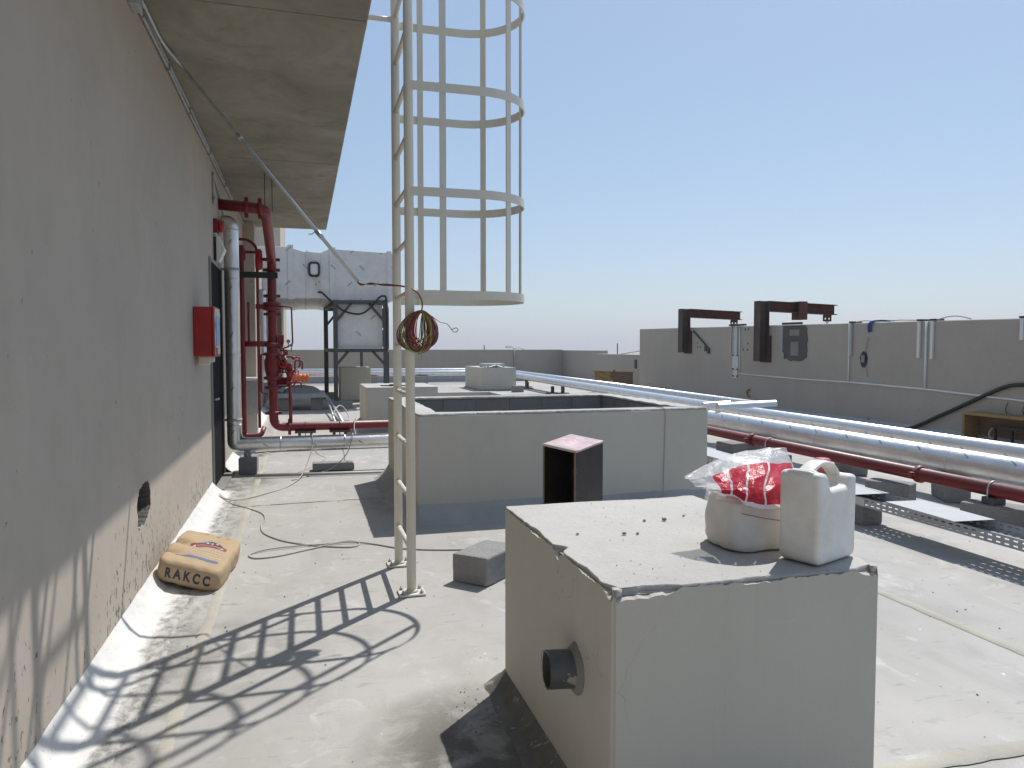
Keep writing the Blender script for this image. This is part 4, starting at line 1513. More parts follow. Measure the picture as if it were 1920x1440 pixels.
for (x, z, r_) in ((RX + 0.16, 1.36, 0.065), (RX + 0.34, 1.22, 0.045)):
    mb = MB()
    mb.tube(arc((x, RY - 0.16, z), r_, 0, 2 * math.pi, 18, (1, 0, 0), (0, 0.25, 1))[:-1], 0.008, 6, True)
    for a in range(3):
        mb.cyl((x, RY - 0.16, z), (x + r_ * math.cos(a * 2.09 + 0.4), RY - 0.16, z + r_ * math.sin(a * 2.09 + 0.4)), 0.006, 6)
    mb.cyl((x, RY - 0.16, z), (x, RY - 0.02, z), 0.012, 8)
    mb.build('hand_wheel', 'red_bright', rs)
for pts in trim:
    mb = MB()
    mb.tube(fillet_path(pts, 0.03, 4), 0.0125, 8)
    mb.build('trim_pipe', 'red', rs)
for (x, z) in ((RX + 0.31, 1.44), (RX + 0.24, 1.30), (RX + 0.26, 1.06), (RX + 0.20, 1.52)):
    mb = MB()
    mb.lathe([(0.014, -0.03), (0.026, -0.02), (0.026, 0.02), (0.014, 0.03)], (x, RY - 0.05, z), 'X', 10)
    mb.bar((x, RY - 0.08, z + 0.03), (x + 0.09, RY - 0.10, z + 0.035), 0.018, 0.006)
    mb.build('ball_valve', 'red_bright', rs)
mb = MB()
DX = RX + 0.255
mb.tube([(DX, RY - 0.02, 0.36), (DX, RY - 0.02, 1.10)], 0.027, 12)
mb.build('drain_pipe', 'red', rs)
mb = MB()
mb.lathe([(0.03, 1.09), (0.065, 1.20), (0.068, 1.215), (0.058, 1.212), (0.02, 1.12)], (DX, RY - 0.02, 0), 'Z', 18)
mb.build('drain_cup', 'red_bright', rs)
mb = MB()
mb.tube([(DX, RY - 0.02, 1.22), (DX, RY - 0.02, 1.36)], 0.04, 12)
mb.build('strainer', 'red', rs)
# secondary risers
mb = MB()
mb.tube(fillet_path([(-0.90, RY - 0.05, 3.10), (-0.885, RY - 0.05, 2.9), (-0.885, RY - 0.05, 0.24), (-0.64, RY - 0.05, 0.24), (-0.60, RY + 0.05, 0.36)], 0.06, 5), 0.037, 14)
mb.build('branch_pipe', 'red', rs)
mb = MB()
mb.lathe([(0.04, 2.92), (0.062, 2.95), (0.066, 3.06), (0.05, 3.12), (0.03, 3.16)], (-0.885, RY - 0.05, 0), 'Z', 16)
mb.build('branch_valve', 'red', rs)
mb = MB()
mb.tube(fillet_path([(-0.885, RY - 0.05, 3.06), (-0.66, RY - 0.05, 3.06), (-0.66, RY - 0.05, 0.36)], 0.03, 4), 0.022, 12)
mb.build('branch_pipe', 'red', rs)
mb = MB()
mb.tube(fillet_path([(-0.98, RY + 0.02, 3.26), (-0.80, RY + 0.02, 3.26), (-0.68, RY + 0.02, 3.17), (-0.67, RY + 0.02, 3.05)], 0.06, 5), 0.022, 12)
mb.build('branch_pipe', 'red', rs)
mb = MB()
mb.lathe([(0.0, 2.78), (0.05, 2.80), (0.056, 2.9), (0.052, 3.06), (0.03, 3.10), (0, 3.105)], (-0.63, RY - 0.13, 0), 'Z', 16)
mb.build('alarm_gong', 'red_bright', rs)
mb = MB()
mb.tube([(-0.85, RY - 0.02, 1.66), (-0.52, RY - 0.02, 1.66)], 0.045, 14)
mb.tube([(-0.80, RY - 0.02, 1.66), (-0.80, RY - 0.02, 2.3)], 0.018, 10)
mb.build('cross_pipe', 'red', rs)
mb = MB()
mb.bar((-0.98, RY - 0.11, 2.71), (-0.36, RY - 0.11, 2.71), 0.045, 0.09)
mb.build('strut_bracket', 'black', rs)
for (x, z) in ((-0.44, 3.79), (-0.36, 3.79)):
    mb = MB()
    mb.cyl((x, 10.0 + (0.25 if x > -0.4 else 0), 3.36), (x, 10.0 + (0.25 if x > -0.4 else 0), z), 0.006, 6)
    mb.build('hanger_rod', 'dark_steel', rs)
# U-bolts and sled foot under the horizontal run
for x in (0.02, 0.55):
    mb = MB()
    mb.tube([(x, RY - 0.075, 0.2), (x, RY - 0.075, 0.36)] + arc((x, RY, 0.36), 0.075, math.pi, 0, 8, (0, 1, 0), (0, 0, 1)) + [(x, RY + 0.075, 0.2)], 0.006, 6)
    mb.build('u_bolt', 'dark_steel', rs)
    mb = MB()
    for s in (-0.09, 0.09):
        mb.box(x + s - 0.02, RY - 0.12, 0.003, x + s + 0.02, RY + 0.12, 0.26)
    mb.box(x - 0.16, RY - 0.12, 0.262, x + 0.16, RY + 0.12, 0.288)
    mb.build('sled_foot', 'rust' if x > 0.3 else 'dark_steel', rs)

# crumpled foil pipe and grey meter box on the wall behind the riser
mb = MB()
k = 40
mb.tube([(-0.66 + 0.008 * noise.noise(Vector((i * 0.9, 0, 0))), 13.6, 1.0 + 1.6 * i / k) for i in range(k + 1)], 0.06, 14, radii=[0.055 + 0.016 * noise.noise(Vector((i * 0.7, 3, 0))) for i in range(k + 1)])
tag(mb.build('flexible_duct', 'alu'), 'crumpled silver flexible sleeve standing behind the red riser', 'duct')
mbx = thing('meter_box', (-0.85, 13.5, 0.4), 'grey and white electrical box low on the wall behind red pipes', 'cabinet')
mb = MB()
mb.box(-0.983, 13.2, 0.50, -0.74, 13.75, 1.05)
mb.build('body', 'galv_dull', mbx, bevel=0.01)
mb = MB()
mb.box(-0.985, 13.17, 1.05, -0.72, 13.78, 1.09)
mb.build('hood', 'white_pl', mbx)
for i in range(7):
    mb = MB()
    mb.box(-0.739, 13.26, 0.56 + i * 0.065, -0.728, 13.70, 0.59 + i * 0.065)
    mb.build('louvre', 'lid', mbx)
mb = MB()
mb.box(-0.96, 13.3, 0.003, -0.76, 13.6, 0.5)
mb.build('stand', 'plinth', mbx)

# ------------------------------------------------------------------ white duct on its stand
DY, DB = 20.5, 26.6
du = thing('air_duct', (0.6, 22, 2.87), 'large white insulated air duct with printed dashes crossing above the stand', 'duct')


def duct_piece(xa, xb, za, zb, name='duct_section'):
    """xa/xb with (bottom, top) heights at either end"""
    mb = MB()
    p = [(xa, za[0]), (xb, zb[0]), (xb, zb[1]), (xa, za[1])]
    mb.prism(p, DY, DB, 'Y')
    return mb.build(name, 'duct', du, bevel=0.008)


duct_piece(-1.6, -0.36, (2.89, 4.22), (2.89, 4.24))
duct_piece(-0.36, 0.10, (2.89, 4.24), (2.91, 4.11))
duct_piece(0.10, 0.47, (2.91, 4.13), (2.91, 4.11))
duct_piece(0.47, 0.70, (2.91, 4.10), (2.87, 4.21))
duct_piece(0.70, 2.30, (2.87, 4.22), (2.89, 4.16))
duct_piece(2.30, 2.43, (2.89, 4.16), (2.90, 4.15))
for (x, w_, z0, z1) in ((-0.36, 0.15, 2.87, 4.29), (0.10, 0.05, 2.89, 4.15), (0.70, 0.16, 2.85, 4.26), (2.22, 0.12, 2.86, 4.21)):
    mb = MB()
    mb.box(x, DY - 0.02, z0, x + w_, DB + 0.02, z1)
    mb.build('joint_band', 'duct', du, bevel=0.006)
mb = MB()
mb.box(0.90, 20.42, 1.59, 2.07, 23.2, 2.865)
mb.build('drop_section', 'duct', du, bevel=0.008)
# isolator with its cable
iso = thing('isolator_switch', (0.3, 20.45, 3.4), 'round-cornered white isolator switch on the duct face', 'switch')
me = curve_mesh('bezel', [round_poly([(-0.14, -0.19), (0.14, -0.19), (0.14, 0.19), (-0.14, 0.19)], 0.1), round_poly([(-0.105, -0.15), (0.105, -0.15), (0.105, 0.155), (-0.105, 0.155)], 0.08)], 0.04, 0.008, 2)
me.materials.append(M['black'])
b_ = place('bezel', me, iso, iso['base'])
b_.location = (0.31 - 0.3, 20.45 - 20.45, 3.66 - 3.4)
b_.rotation_euler = (R(90), 0, 0)
mb = MB()
mb.box(0.205, 20.43, 3.51, 0.415, 20.499, 3.815)
mb.build('cover', 'white_pl', iso, bevel=0.01)
mb = MB()
mb.tube(smooth_path([(0.31, 20.44, 3.47), (0.36, 20.43, 3.38), (0.40, 20.42, 3.25), (0.44, 20.42, 3.10)]), 0.022, 8)
mb.build('lead', 'paper', iso)
mb = MB()
mb.tube(smooth_path([(0.40, 20.44, 3.06), (0.50, 20.40, 3.05), (0.70, 20.30, 2.85), (1.0, 20.25, 2.60), (1.30, 20.22, 2.50), (1.55, 20.22, 2.52), (1.80, 20.22, 2.72), (1.98, 20.22, 2.94), (2.10, 20.24, 2.98), (2.16, 20.25, 2.90), (2.17, 20.25, 2.3), (2.17, 20.25, 1.5)]), 0.026, 8)
tag(mb.build('power_cable', 'cable_black'), 'sagging black cable looped across the duct stand', 'cable')

st = thing('duct_stand', (1.5, 23, 0), 'dark angle-steel stand with corner braces carrying the duct', 'stand')
for (x, y, w_) in ((0.83, 20.3, 0.11), (2.14, 20.3, 0.11), (0.70, 24.2, 0.13), (2.62, 24.2, 0.08)):
    mb = MB()
    mb.box(x - w_ / 2, y - w_ / 2, 0.2, x + w_ / 2, y + w_ / 2, 2.86)
    mb.build('leg', 'dark_steel', st)
for (a, b) in (((0.83, 20.3, 2.80), (2.14, 20.3, 2.80)), ((0.70, 24.2, 2.80), (2.62, 24.2, 2.80)), ((0.83, 20.3, 2.80), (0.70, 24.2, 2.80)), ((2.14, 20.3, 2.80), (2.62, 24.2, 2.80)),
               ((0.83, 20.3, 1.53), (2.14, 20.3, 1.53)), ((0.70, 24.2, 1.53), (2.62, 24.2, 1.53)), ((0.83, 20.3, 1.53), (0.70, 24.2, 1.53)), ((2.14, 20.3, 1.53), (2.62, 24.2, 1.53))):
    mb = MB()
    mb.bar(a, b, 0.10, 0.10)
    mb.build('beam', 'dark_steel', st)
for (a, b) in (((0.85, 20.28, 2.30), (1.25, 20.28, 2.78)), ((2.12, 20.28, 2.30), (1.70, 20.28, 2.78)), ((0.85, 20.28, 1.15), (1.15, 20.28, 1.5)), ((2.12, 20.28, 1.15), (1.80, 20.28, 1.5)), ((0.72, 24.18, 2.3), (1.1, 24.18, 2.78)), ((2.6, 24.18, 2.2), (2.2, 24.18, 2.78)), ((1.5, 20.3, 1.1), (1.5, 20.3, 1.5))):
    mb = MB()
    mb.bar(a, b, 0.06, 0.07)
    mb.build('brace', 'dark_steel', st)
block(0.95, 20.25, 0, 'dark cement block under the near left leg of the duct stand', (1.5, 1.6, 0.98))
block(2.14, 20.3, 0, 'cement block under the near right leg of the duct stand', (1.2, 1.5, 0.98))
block(0.70, 24.2, 0, 'cement block under the far left leg of the duct stand', (1.2, 1.5, 0.98))
block(2.62, 24.2, 0, 'cement block under the far right leg of the duct stand', (1.2, 1.5, 0.98))
for (z0, z1, lab) in ((2.18, 2.72, 'upper navy blue panel fixed to the side of the duct stand'), (1.62, 2.12, 'lower navy blue panel fixed to the side of the duct stand')):
    mb = MB()
    mb.box(2.24, 21.2, z0, 2.30, 22.3, z1)
    tag(mb.build('wall_panel', 'blue_panel', bevel=0.01), lab, 'panel', 'navy panels on the duct stand')

# trough, heap and offcuts in the shade left of the stand
tr = thing('cable_trough', (-0.2, 20.6, 0), 'grey covered trough raised on dark blocks left of the duct stand', 'trough')
mb = MB()
mb.box(-0.75, 19.6, 0.33, 0.55, 21.4, 0.42)
mb.build('cover', 'galv_dull', tr, bevel=0.006)
for x in (-0.62, 0.18):
    mb = MB()
    mb.box(x, 19.7, 0.002, x + 0.3, 20.1, 0.33)
    mb.build('foot', 'mortar', tr, bevel=0.01)
rows = []
for i in range(13):
    rows.append([(-0.05 + 0.5 * (j / 20 * 2 - 1), 20.6 + 0.42 * (i / 12 * 2 - 1), 0.415 + 0.20 * max(0, 1 - (i / 6 - 1) ** 2 - (j / 10 - 1) ** 2) ** 0.6 + 0.02 * noise.noise(Vector((i * 0.5, j * 0.5, 0)))) for j in range(21)])
mb = MB()
mb.grid(rows, True, False)
tag(mb.build('sand_heap', 'mortar'), 'small grey heap of sand on the trough cover', 'heap')
mb = MB()
mb.bar((-0.62, 20.3, 0.43), (-0.46, 20.6, 0.72), 0.16, 0.10)
tag(mb.build('block_offcut', 'galv_dull', bevel=0.01), 'slanting grey offcut leaning on the trough', 'offcut')
for i, (a, b, lab) in enumerate((((0.62, 21.4, 0.25), (0.78, 15.2, 0.03), 'longer conduit lying from the trough toward the red pipe'), ((0.55, 20.6, 0.3), (0.62, 15.8, 0.05), 'shorter conduit lying beside the longer one near the trough'))):
    mb = MB()
    mb.tube([a, ((a[0] + b[0]) / 2 + 0.03, (a[1] + b[1]) / 2, (a[2] + b[2]) / 2 - 0.02), b], 0.035 - 0.012 * i, 10)
    tag(mb.build('conduit_pipe', 'galv'), lab, 'conduit')
mb = MB()
mb.tube(smooth_path([(0.60, 16.6, 0.02), (0.66, 16.9, 0.22), (0.80, 17.2, 0.30), (0.93, 17.1, 0.16), (0.95, 16.8, 0.02), (0.78, 16.5, 0.02)]), 0.014, 6)
tag(mb.build('cable_loop', 'cable_white'), 'looped white cable beside the conduits in front of the stand', 'cable')

# ------------------------------------------------------------------ big far pipes


def support_foot(x, y, h, parent):
    mb = MB()
    mb.box(x - 0.05, y - 0.05, 0.03, x + 0.05, y + 0.05, h)
    mb.box(x - 0.2, y - 0.13, 0.003, x + 0.2, y + 0.13, 0.03)
    return mb.build('support_foot', 'dark_steel', parent)


fa = thing('insulated_pipe', (8.1, 20, 0), 'middle foil-clad pipe of the right run, bending left at the far end', 'pipe')
mb = MB()
mb.tube(fillet_path([(8.05, 0.5, 0.335), (8.25, 14.0, 0.36), (8.45, 32.6, 0.48), (-9.0, 32.6, 0.50)], 0.5, 8), 0.115, 24)
mb.build('cladding', 'foil', fa)
for y in (8.0, 11.0, 14, 24.8, 28):
    support_foot(8.05 + 0.0145 * y, y, 0.25, fa)
for x in (5.0, 2.8, -1.5):
    mb = MB()
    mb.box(x - 0.25, 32.4, 0.002, x + 0.25, 32.8, 0.34)
    mb.build('block_foot', 'block', fa)
fb = thing('insulated_pipe', (8.75, 20, 0), 'farthest foil-clad pipe, hugging the tall parapet side', 'pipe')
mb = MB()
mb.tube(fillet_path([(8.72, 13.0, 0.40), (8.72, 33.8, 0.52), (-9.0, 33.8, 0.58)], 0.5, 8), 0.14, 24)
mb.build('cladding', 'foil', fb)
for y in (14, 20, 24.6, 29):
    support_foot(8.72, y, 0.3, fb)
mb = MB()
mb.tube([(-1.0, 31.9, 0.36), (0.2, 31.9, 0.36)], 0.17, 16)
for i in range(8):
    x = -1.0 + i * 0.16
    mb.lathe([(0.172, 0.0), (0.185, 0.02), (0.185, 0.07), (0.172, 0.09)], (x, 31.9, 0.36), 'X', 16)
tag(mb.build('conduit_pipe', 'orange'), 'orange corrugated pipe end in front of the far silver pipe', 'pipe')
mb = MB()
mb.box(6.55, 27.3, 0.863, 7.35, 28.1, 1.0)
t_ = tag(mb.build('insulation_panel', 'lid', bevel=0.01), 'pale rigid panel lying on the far square plinth', 'panel')
rows = [[(6.45 + 0.75 * j / 14, 27.0 + 0.28 * i / 6, 0.872 + 0.05 * abs(noise.noise(Vector((i * 0.8, j * 0.5, 2)))) + 0.06 * math.exp(-((j - 9) / 3) ** 2)) for j in range(15)] for i in range(7)]
mb = MB()
mb.grid(rows, True, False)
tag(mb.build('plastic_sheet', 'white_pl'), 'crumpled white sheet in front of the panel on the far plinth', 'sheet')
block(7.45, 25.9, 10, 'cement block standing alone beside the far square plinth', (0.9, 1.6, 1.15))
# scraps on the pale plinth
mb = MB()
mb.bar((1.45, 14.75, 0.86), (2.0, 14.6, 0.865), 0.03, 0.02)
mb.bar((1.62, 14.64, 0.875), (1.85, 14.70, 0.872), 0.05, 0.03)
tag(mb.build('rebar_scrap', 'rust'), 'rusty scrap of rod lying on the pale plinth beyond the red pipe', 'scrap')

# boards leaning near the low wall
cr = thing('timber_hoarding', (10.9, 25.2, 0), 'brown timber panel with a slanting batten propped by the low wall', 'panel')
for i in range(5):
    mb = MB()
    x0 = 10.20 + i * 0.302
    mb.box(x0, 25.30, 0.02, x0 + 0.296, 25.34, 0.74 - 0.012 * i)
    mb.build('board', 'wood_dark' if i > 1 else 'wood', cr, bevel=0.003)
mb = MB()
mb.bar((10.25, 25.27, 0.72), (11.4, 25.27, 0.12), 0.05, 0.09)
mb.build('batten', 'wood', cr)
mb = MB()
mb.bar((10.95, 25.28, 0.1), (10.95, 25.28, 0.80), 0.05, 0.07, (0, 1, 0))
mb.build('batten', 'wood_dark', cr)
mb = MB()
mb.bar((10.15, 25.32, 0.755), (11.72, 25.32, 0.70), 0.08, 0.035)
mb.build('top_rail', 'wood', cr)
for (x, y, z0, z1, lab) in ((8.42, 35.1, 1.5, 1.72, 'short dark rod standing on the far parapet'), (12.35, 28.2, 1.32, 1.78, 'dark rod standing on the pale low wall')):
    mb = MB()
    mb.cyl((x, y, z0), (x, y, z1), 0.022, 8)
    tag(mb.build('upright_rod', 'black'), lab, 'rod')
gl = thing('floodlight_pole', (9.88, 34.9, 0), 'thin grey pole with a curled cable on the far parapet', 'pole')
mb = MB()
mb.cyl((9.88, 34.95, 0.4), (9.88, 34.95, 1.56), 0.03, 8)
mb.build('tube', 'galv_dull', gl)
mb = MB()
mb.tube(smooth_path([(9.88, 34.95, 1.55), (9.7, 34.9, 1.66), (9.5, 34.9, 1.68), (9.45, 34.9, 1.62), (9.7, 34.9, 1.60)]), 0.018, 6)
mb.tube(smooth_path([(9.88, 34.95, 1.55), (10.1, 34.95, 1.60), (10.4, 34.95, 1.52)]), 0.015, 6)
mb.build('cable', 'cable_white', gl)
mb = MB()
mb.tube([(12.2, 27.6, 1.34), (12.6, 23.4, 1.72), (12.9, 20.0, 2.0)], 0.02, 6)
tag(mb.build('guy_cable', 'cable_white'), 'slack cable rising from the low wall behind the tall parapet', 'cable')

# ------------------------------------------------------------------ right-hand pipe runs
ra = thing('insulated_pipe', (6.62, 6, 0), 'nearest foil-clad pipe of the right run, on cement blocks', 'pipe')
mb = MB()
mb.tube(fillet_path([(6.62, 0.5, 0.40), (6.62, 13.2, 0.40), (4.4, 13.2, 0.38), (4.4, 10.2, 0.38)], 0.25, 8), 0.14, 32)
mb.build('cladding', 'foil', ra)
for y in (2.2, 4.1, 6.02, 8.1, 10.3):
    mb = MB()
    mb.tube([(6.62, y + 0.26, 0.40), (6.62, y + 0.28, 0.40)], 0.1425, 32)
    mb.build('band', 'alu', ra)
for y in (6.28, 9.85):
    mb = MB()
    mb.box(6.57, y - 0.06, 0.203, 6.67, y + 0.06, 0.262)
    mb.build('saddle', 'dark_steel', ra)

rp = thing('red_pipe', (5.94, 6, 0), 'dark red fire pipe running along the right on block supports', 'pipe')
mb = MB()
mb.tube(fillet_path([(5.90, 0.5, 0.335), (5.98, 12.2, 0.335), (3.7, 12.2, 0.335)], 0.15, 6), 0.066, 24)
mb.build('main_pipe', 'red', rp)
for (y, k) in ((6.05, 0), (8.95, 0), (3.0, 0)):
    mb = MB()
    mb.lathe([(0.07, -0.03), (0.086, -0.022), (0.086, 0.022), (0.07, 0.03)], (5.937, y, 0.335), 'Y', 24)
    for s in (-1, 1):
        mb.box(5.937 + s * 0.10 - 0.025, y - 0.022, 0.30, 5.937 + s * 0.10 + 0.025, y + 0.022, 0.36)
    for s in (-1, 1):
        mb.cyl((5.937 + s * 0.105, y - 0.045, 0.33), (5.937 + s * 0.105, y + 0.045, 0.33), 0.01, 8)
    mb.build('coupling', 'red', rp)
for y in (5.22, 8.55, 2.6):
    mb = MB()
    mb.box(5.86, y - 0.06, 0.203, 6.01, y + 0.06, 0.267)
    mb.build('support_shoe', 'dark_steel', rp, bevel=0.004)
    mb = MB()
    mb.tube([(5.937 - 0.073, y, 0.25), (5.937 - 0.073, y, 0.335)] + arc((5.937, y, 0.335), 0.073, math.pi, 0, 10, (1, 0, 0), (0, 0, 1)) + [(5.937 + 0.073, y, 0.25)], 0.007, 6)
    mb.build('u_bolt', 'galv', rp)

SB = 'block supports of the right pipe runs'
block(5.92, 6.42, 118, 'broken cement block beneath the red pipe coupling', (1.1, 1.1, 1.0), group=SB)
block(6.58, 6.30, 62, 'cement block under the nearest foil pipe behind the red coupling', (1.15, 1.2, 1.0), group=SB)
block(5.98, 5.20, 118, 'cement block carrying the dark pipe shoe at right edge', (1.4, 1.25, 1.0), group=SB)
block(6.12, 9.75, 100, 'rounded cement block under red pipe behind the plastic sheet', (0.9, 1.5, 1.0), group=SB)
block(6.0, 8.5, 100, 'cement block beneath the far pipe shoe of the red run', (0.8, 1.2, 1.0), group=SB)
block(6.66, 9.85, 0, 'cement block under the foil pipe near the hollow plinth', (0.9, 1.5, 1.0), group=SB)
block(4.93, 5.72, 90, 'cement block holding up the slotted cable tray', (0.85, 1.1, 0.95), group=SB)
block(4.93, 8.4, 90, 'cement block under the tray beside the hollow plinth', (0.85, 1.1, 0.95), group=SB)
block(6.75, 8.0, 75, 'dark block half hidden below the two foil pipes', (1.3, 1.0, 1.0), group=SB)

# slotted cable tray with loose lids
tray = thing('cable_tray', (4.9, 6, 0.19), 'slotted galvanised cable tray on blocks with pale lids', 'cable tray')
TX0, TX1, TZ0, TZ1 = 4.76, 5.10, 0.195, 0.275


def slotted(mb, y0, y1, pt, w, rows, L=0.034, gap=0.034, sw=0.010):
    """flat strip along Y with rows of through slots; pt(s,y)->point, s in 0..w"""
    edges = [0.0]
    for s in rows:
        edges += [s - sw / 2, s + sw / 2]
    edges.append(w)
    for i in range(len(edges) - 1):
        if i % 2 == 0:
            b = len(mb.v)
            mb.v.extend(Vector(pt(s, y)) for s, y in ((edges[i], y0), (edges[i + 1], y0), (edges[i + 1], y1), (edges[i], y1)))
            mb.face(range(b, b + 4))
        else:
            y = y0
            while y < y1 - 0.001:
                e = min(y1, y + gap)
                b = len(mb.v)
                mb.v.extend(Vector(pt(s, q)) for s, q in ((edges[i], y), (edges[i + 1], y), (edges[i + 1], e), (edges[i], e)))
                mb.face(range(b, b + 4))
                y += gap + L


for k, (ya, yb) in enumerate(((0.6, 3.0), (3.0, 5.55), (5.55, 7.9), (7.9, 10.6))):
    mb = MB()
    slotted(mb, ya, yb, lambda s, y: (TX0, y, TZ0 + s), 0.08, (0.022, 0.058))
    slotted(mb, ya, yb, lambda s, y: (TX1, y, TZ0 + s), 0.08, (0.022, 0.058))
    slotted(mb, ya, yb, lambda s, y: (TX0 + s, y, TZ0), TX1 - TX0, (0.07, 0.17, 0.27))
    mb.build('tray_length', 'galv_dull', tray, weld=True)
for y in (3.0, 5.55, 7.9):
    for x in (TX0 - 0.002, TX1 + 0.002):
        mb = MB()
        mb.box(x - 0.001, y - 0.09, TZ0 + 0.008, x + 0.001, y + 0.09, TZ1 - 0.006)
        mb.build('joint_plate', 'galv', tray)
LG = 'loose lids of the slotted cable tray'
for (y0, y1, rz, dz, lab) in ((5.60, 7.6, 0.8, 0.0, 'pale sheet lid on the tray behind the jerrycan'), (4.50, 5.22, -1.5, -0.002, 'short pale sheet lid slipped along the open tray at right'), (7.66, 10.5, 0.3, 0.0, 'long pale sheet lid on the tray beyond the plastic sheet')):
    mb = MB()
    w_ = 0.19
    mb.box(-w_, -(y1 - y0) / 2, 0, w_, (y1 - y0) / 2, 0.003)
    for s in (-1, 1):
        mb.box(s * w_ - 0.0015, -(y1 - y0) / 2, -0.012, s * w_ + 0.0015, (y1 - y0) / 2, 0.001)
    o = mb.build('tray_lid', 'lid')
    o.location = (4.95, (y0 + y1) / 2, TZ1 + 0.006 + dz)
    o.rotation_euler = (R(0.6), R(1.0), R(rz))
    tag(o, lab, 'lid', LG)

# offcut of foil pipe section lying across the pipes
oc = thing('pipe_offcut', (6.9, 10.9, 0.55), 'loose foil-faced insulation half-shell lying across the silver pipes', 'insulation')
for (a, b, r_) in (((6.62, 11.0, 0.60), (7.62, 10.85, 0.64), 0.085), ((6.55, 11.35, 0.62), (7.1, 11.4, 0.64), 0.05)):
    a, b = Vector(a), Vector(b)
    mb = MB()
    rows = []
    d = (b - a).normalized()
    s = d.cross(Vector((0, 0, 1))).normalized()
    for i in range(9):
        p = a + (b - a) * i / 8
        rows.append([p + (s * math.cos(t) + Vector((0, 0, 1)) * math.sin(t)) * r_ for t in [math.pi * 1.15 * j / 14 - 0.2 for j in range(15)]] + [p + (s * math.cos(t) + Vector((0, 0, 1)) * math.sin(t)) * (r_ - 0.02) for t in [math.pi * 1.15 * j / 14 - 0.2 for j in range(14, -1, -1)]])
        rows[-1].append(rows[-1][0])
    mb.grid(rows, True, False)
    for e in (0, -1):
        kk = len(mb.v)
        mb.v.extend(rows[e][:-1])
        mb.face(range(kk, kk + 30))
    mb.build('half_shell', 'alu', oc)

# ------------------------------------------------------------------ hardware on the tall parapet


def hoist(y, z0, z1, reach, label, sleeve=False):
    t = thing('hoist_bracket', (WX, y, z0), label, 'bracket', 'rusty hoist brackets on the tall parapet')
    mb = MB()
    x0, x1, hw = WX - 0.27, WX - 0.004, 0.13
    mb.box(x0, y - hw, z0, x0 + 0.02, y + hw, z1)
    mb.box(x1 - 0.02, y - hw, z0, x1, y + hw, z1)
    mb.box(x0 + 0.02, y - 0.012, z0, x1 - 0.02, y + 0.012, z1)
    mb.build('post', 'rust_post', t, bevel=0.003)
    mb = MB()
    mb.box(WX - 0.016, y - hw - 0.10, z0 - 0.03, WX - 0.001, y + hw + 0.10, z0 + 0.62)
    pt_ = mb.build('base_plate', 'rust', t, bevel=0.003)
    for sy in (-1, 1):
        for zq in (0.06, 0.30, 0.54):
            mb = MB()
            mb.lathe([(0.024, -0.016), (0.024, -0.034), (0.012, -0.035), (0.012, -0.055)], (WX, y + sy * (hw + 0.055), z0 + zq), 'X', 6)
            mb.build('bolt', 'dark_steel', pt_)
    mb = MB()
    bx = WX + reach
    slope = -0.035
    bh = 0.25

    def zz(x):
        return z1 + slope * (x - WX)
    for (za, zb, w_) in ((0.0, -0.018, hw), (-bh, -bh + 0.018, hw), (-0.018, -bh + 0.018, 0.012)):
        k = len(mb.v)
        for (x, e) in ((x1, 0), (bx, 1)):
            for (yy_, zq) in ((y - w_, zb), (y + w_, zb), (y + w_, za), (y - w_, za)):
                mb.v.append(Vector((x, yy_, zz(x) + zq)))
        for q in ((0, 1, 2, 3), (7, 6, 5, 4), (0, 4, 5, 1), (1, 5, 6, 2), (2, 6, 7, 3), (3, 7, 4, 0)):
            mb.face([k + i for i in q])
    mb.build('beam', 'rust', t)
    if sleeve:
        mb = MB()
        x = WX + reach * 0.42
        mb.box(x, y - hw - 0.02, zz(x) - bh - 0.17, x + 0.24, y + hw + 0.02, zz(x) + 0.03)
        mb.build('sleeve', 'rust', t, bevel=0.004)
    me = curve_mesh('lug', [round_poly([(-0.12, -0.17), (0.12, -0.17), (0.12, 0.0), (-0.12, 0.0)], 0.03), [(-0.055 + 0.028 * math.cos(a * 0.5236), -0.10 + 0.028 * math.sin(a * 0.5236)) for a in range(12)], [(0.055 + 0.028 * math.cos(a * 0.5236), -0.10 + 0.028 * math.sin(a * 0.5236)) for a in range(12)]], 0.012)
    me.materials.append(M['rust'])
    lx = bx - 0.2
    o = place('lug', me, t, t['base'])
    o.location = Vector((lx, y, zz(lx) - bh)) - Vector(t['base'])
    o.rotation_euler = (R(90), 0, 0)
    mb = MB()
    mb.tube(arc((lx, y, zz(lx) - bh - 0.17), 0.04, 0, 2 * math.pi, 14, (0, 1, 0), (0, 0, 1))[:-1], 0.010, 8, True)
    mb.build('shackle', 'dark_steel', t)
    return t


hoist(19.85, 1.46, 2.74, 1.72, 'rusty L-shaped hoist bracket farther along the tall parapet')
hoist(16.0, 1.27, 2.74, 1.95, 'nearer rusty hoist bracket with a plate sleeve on its beam', True)

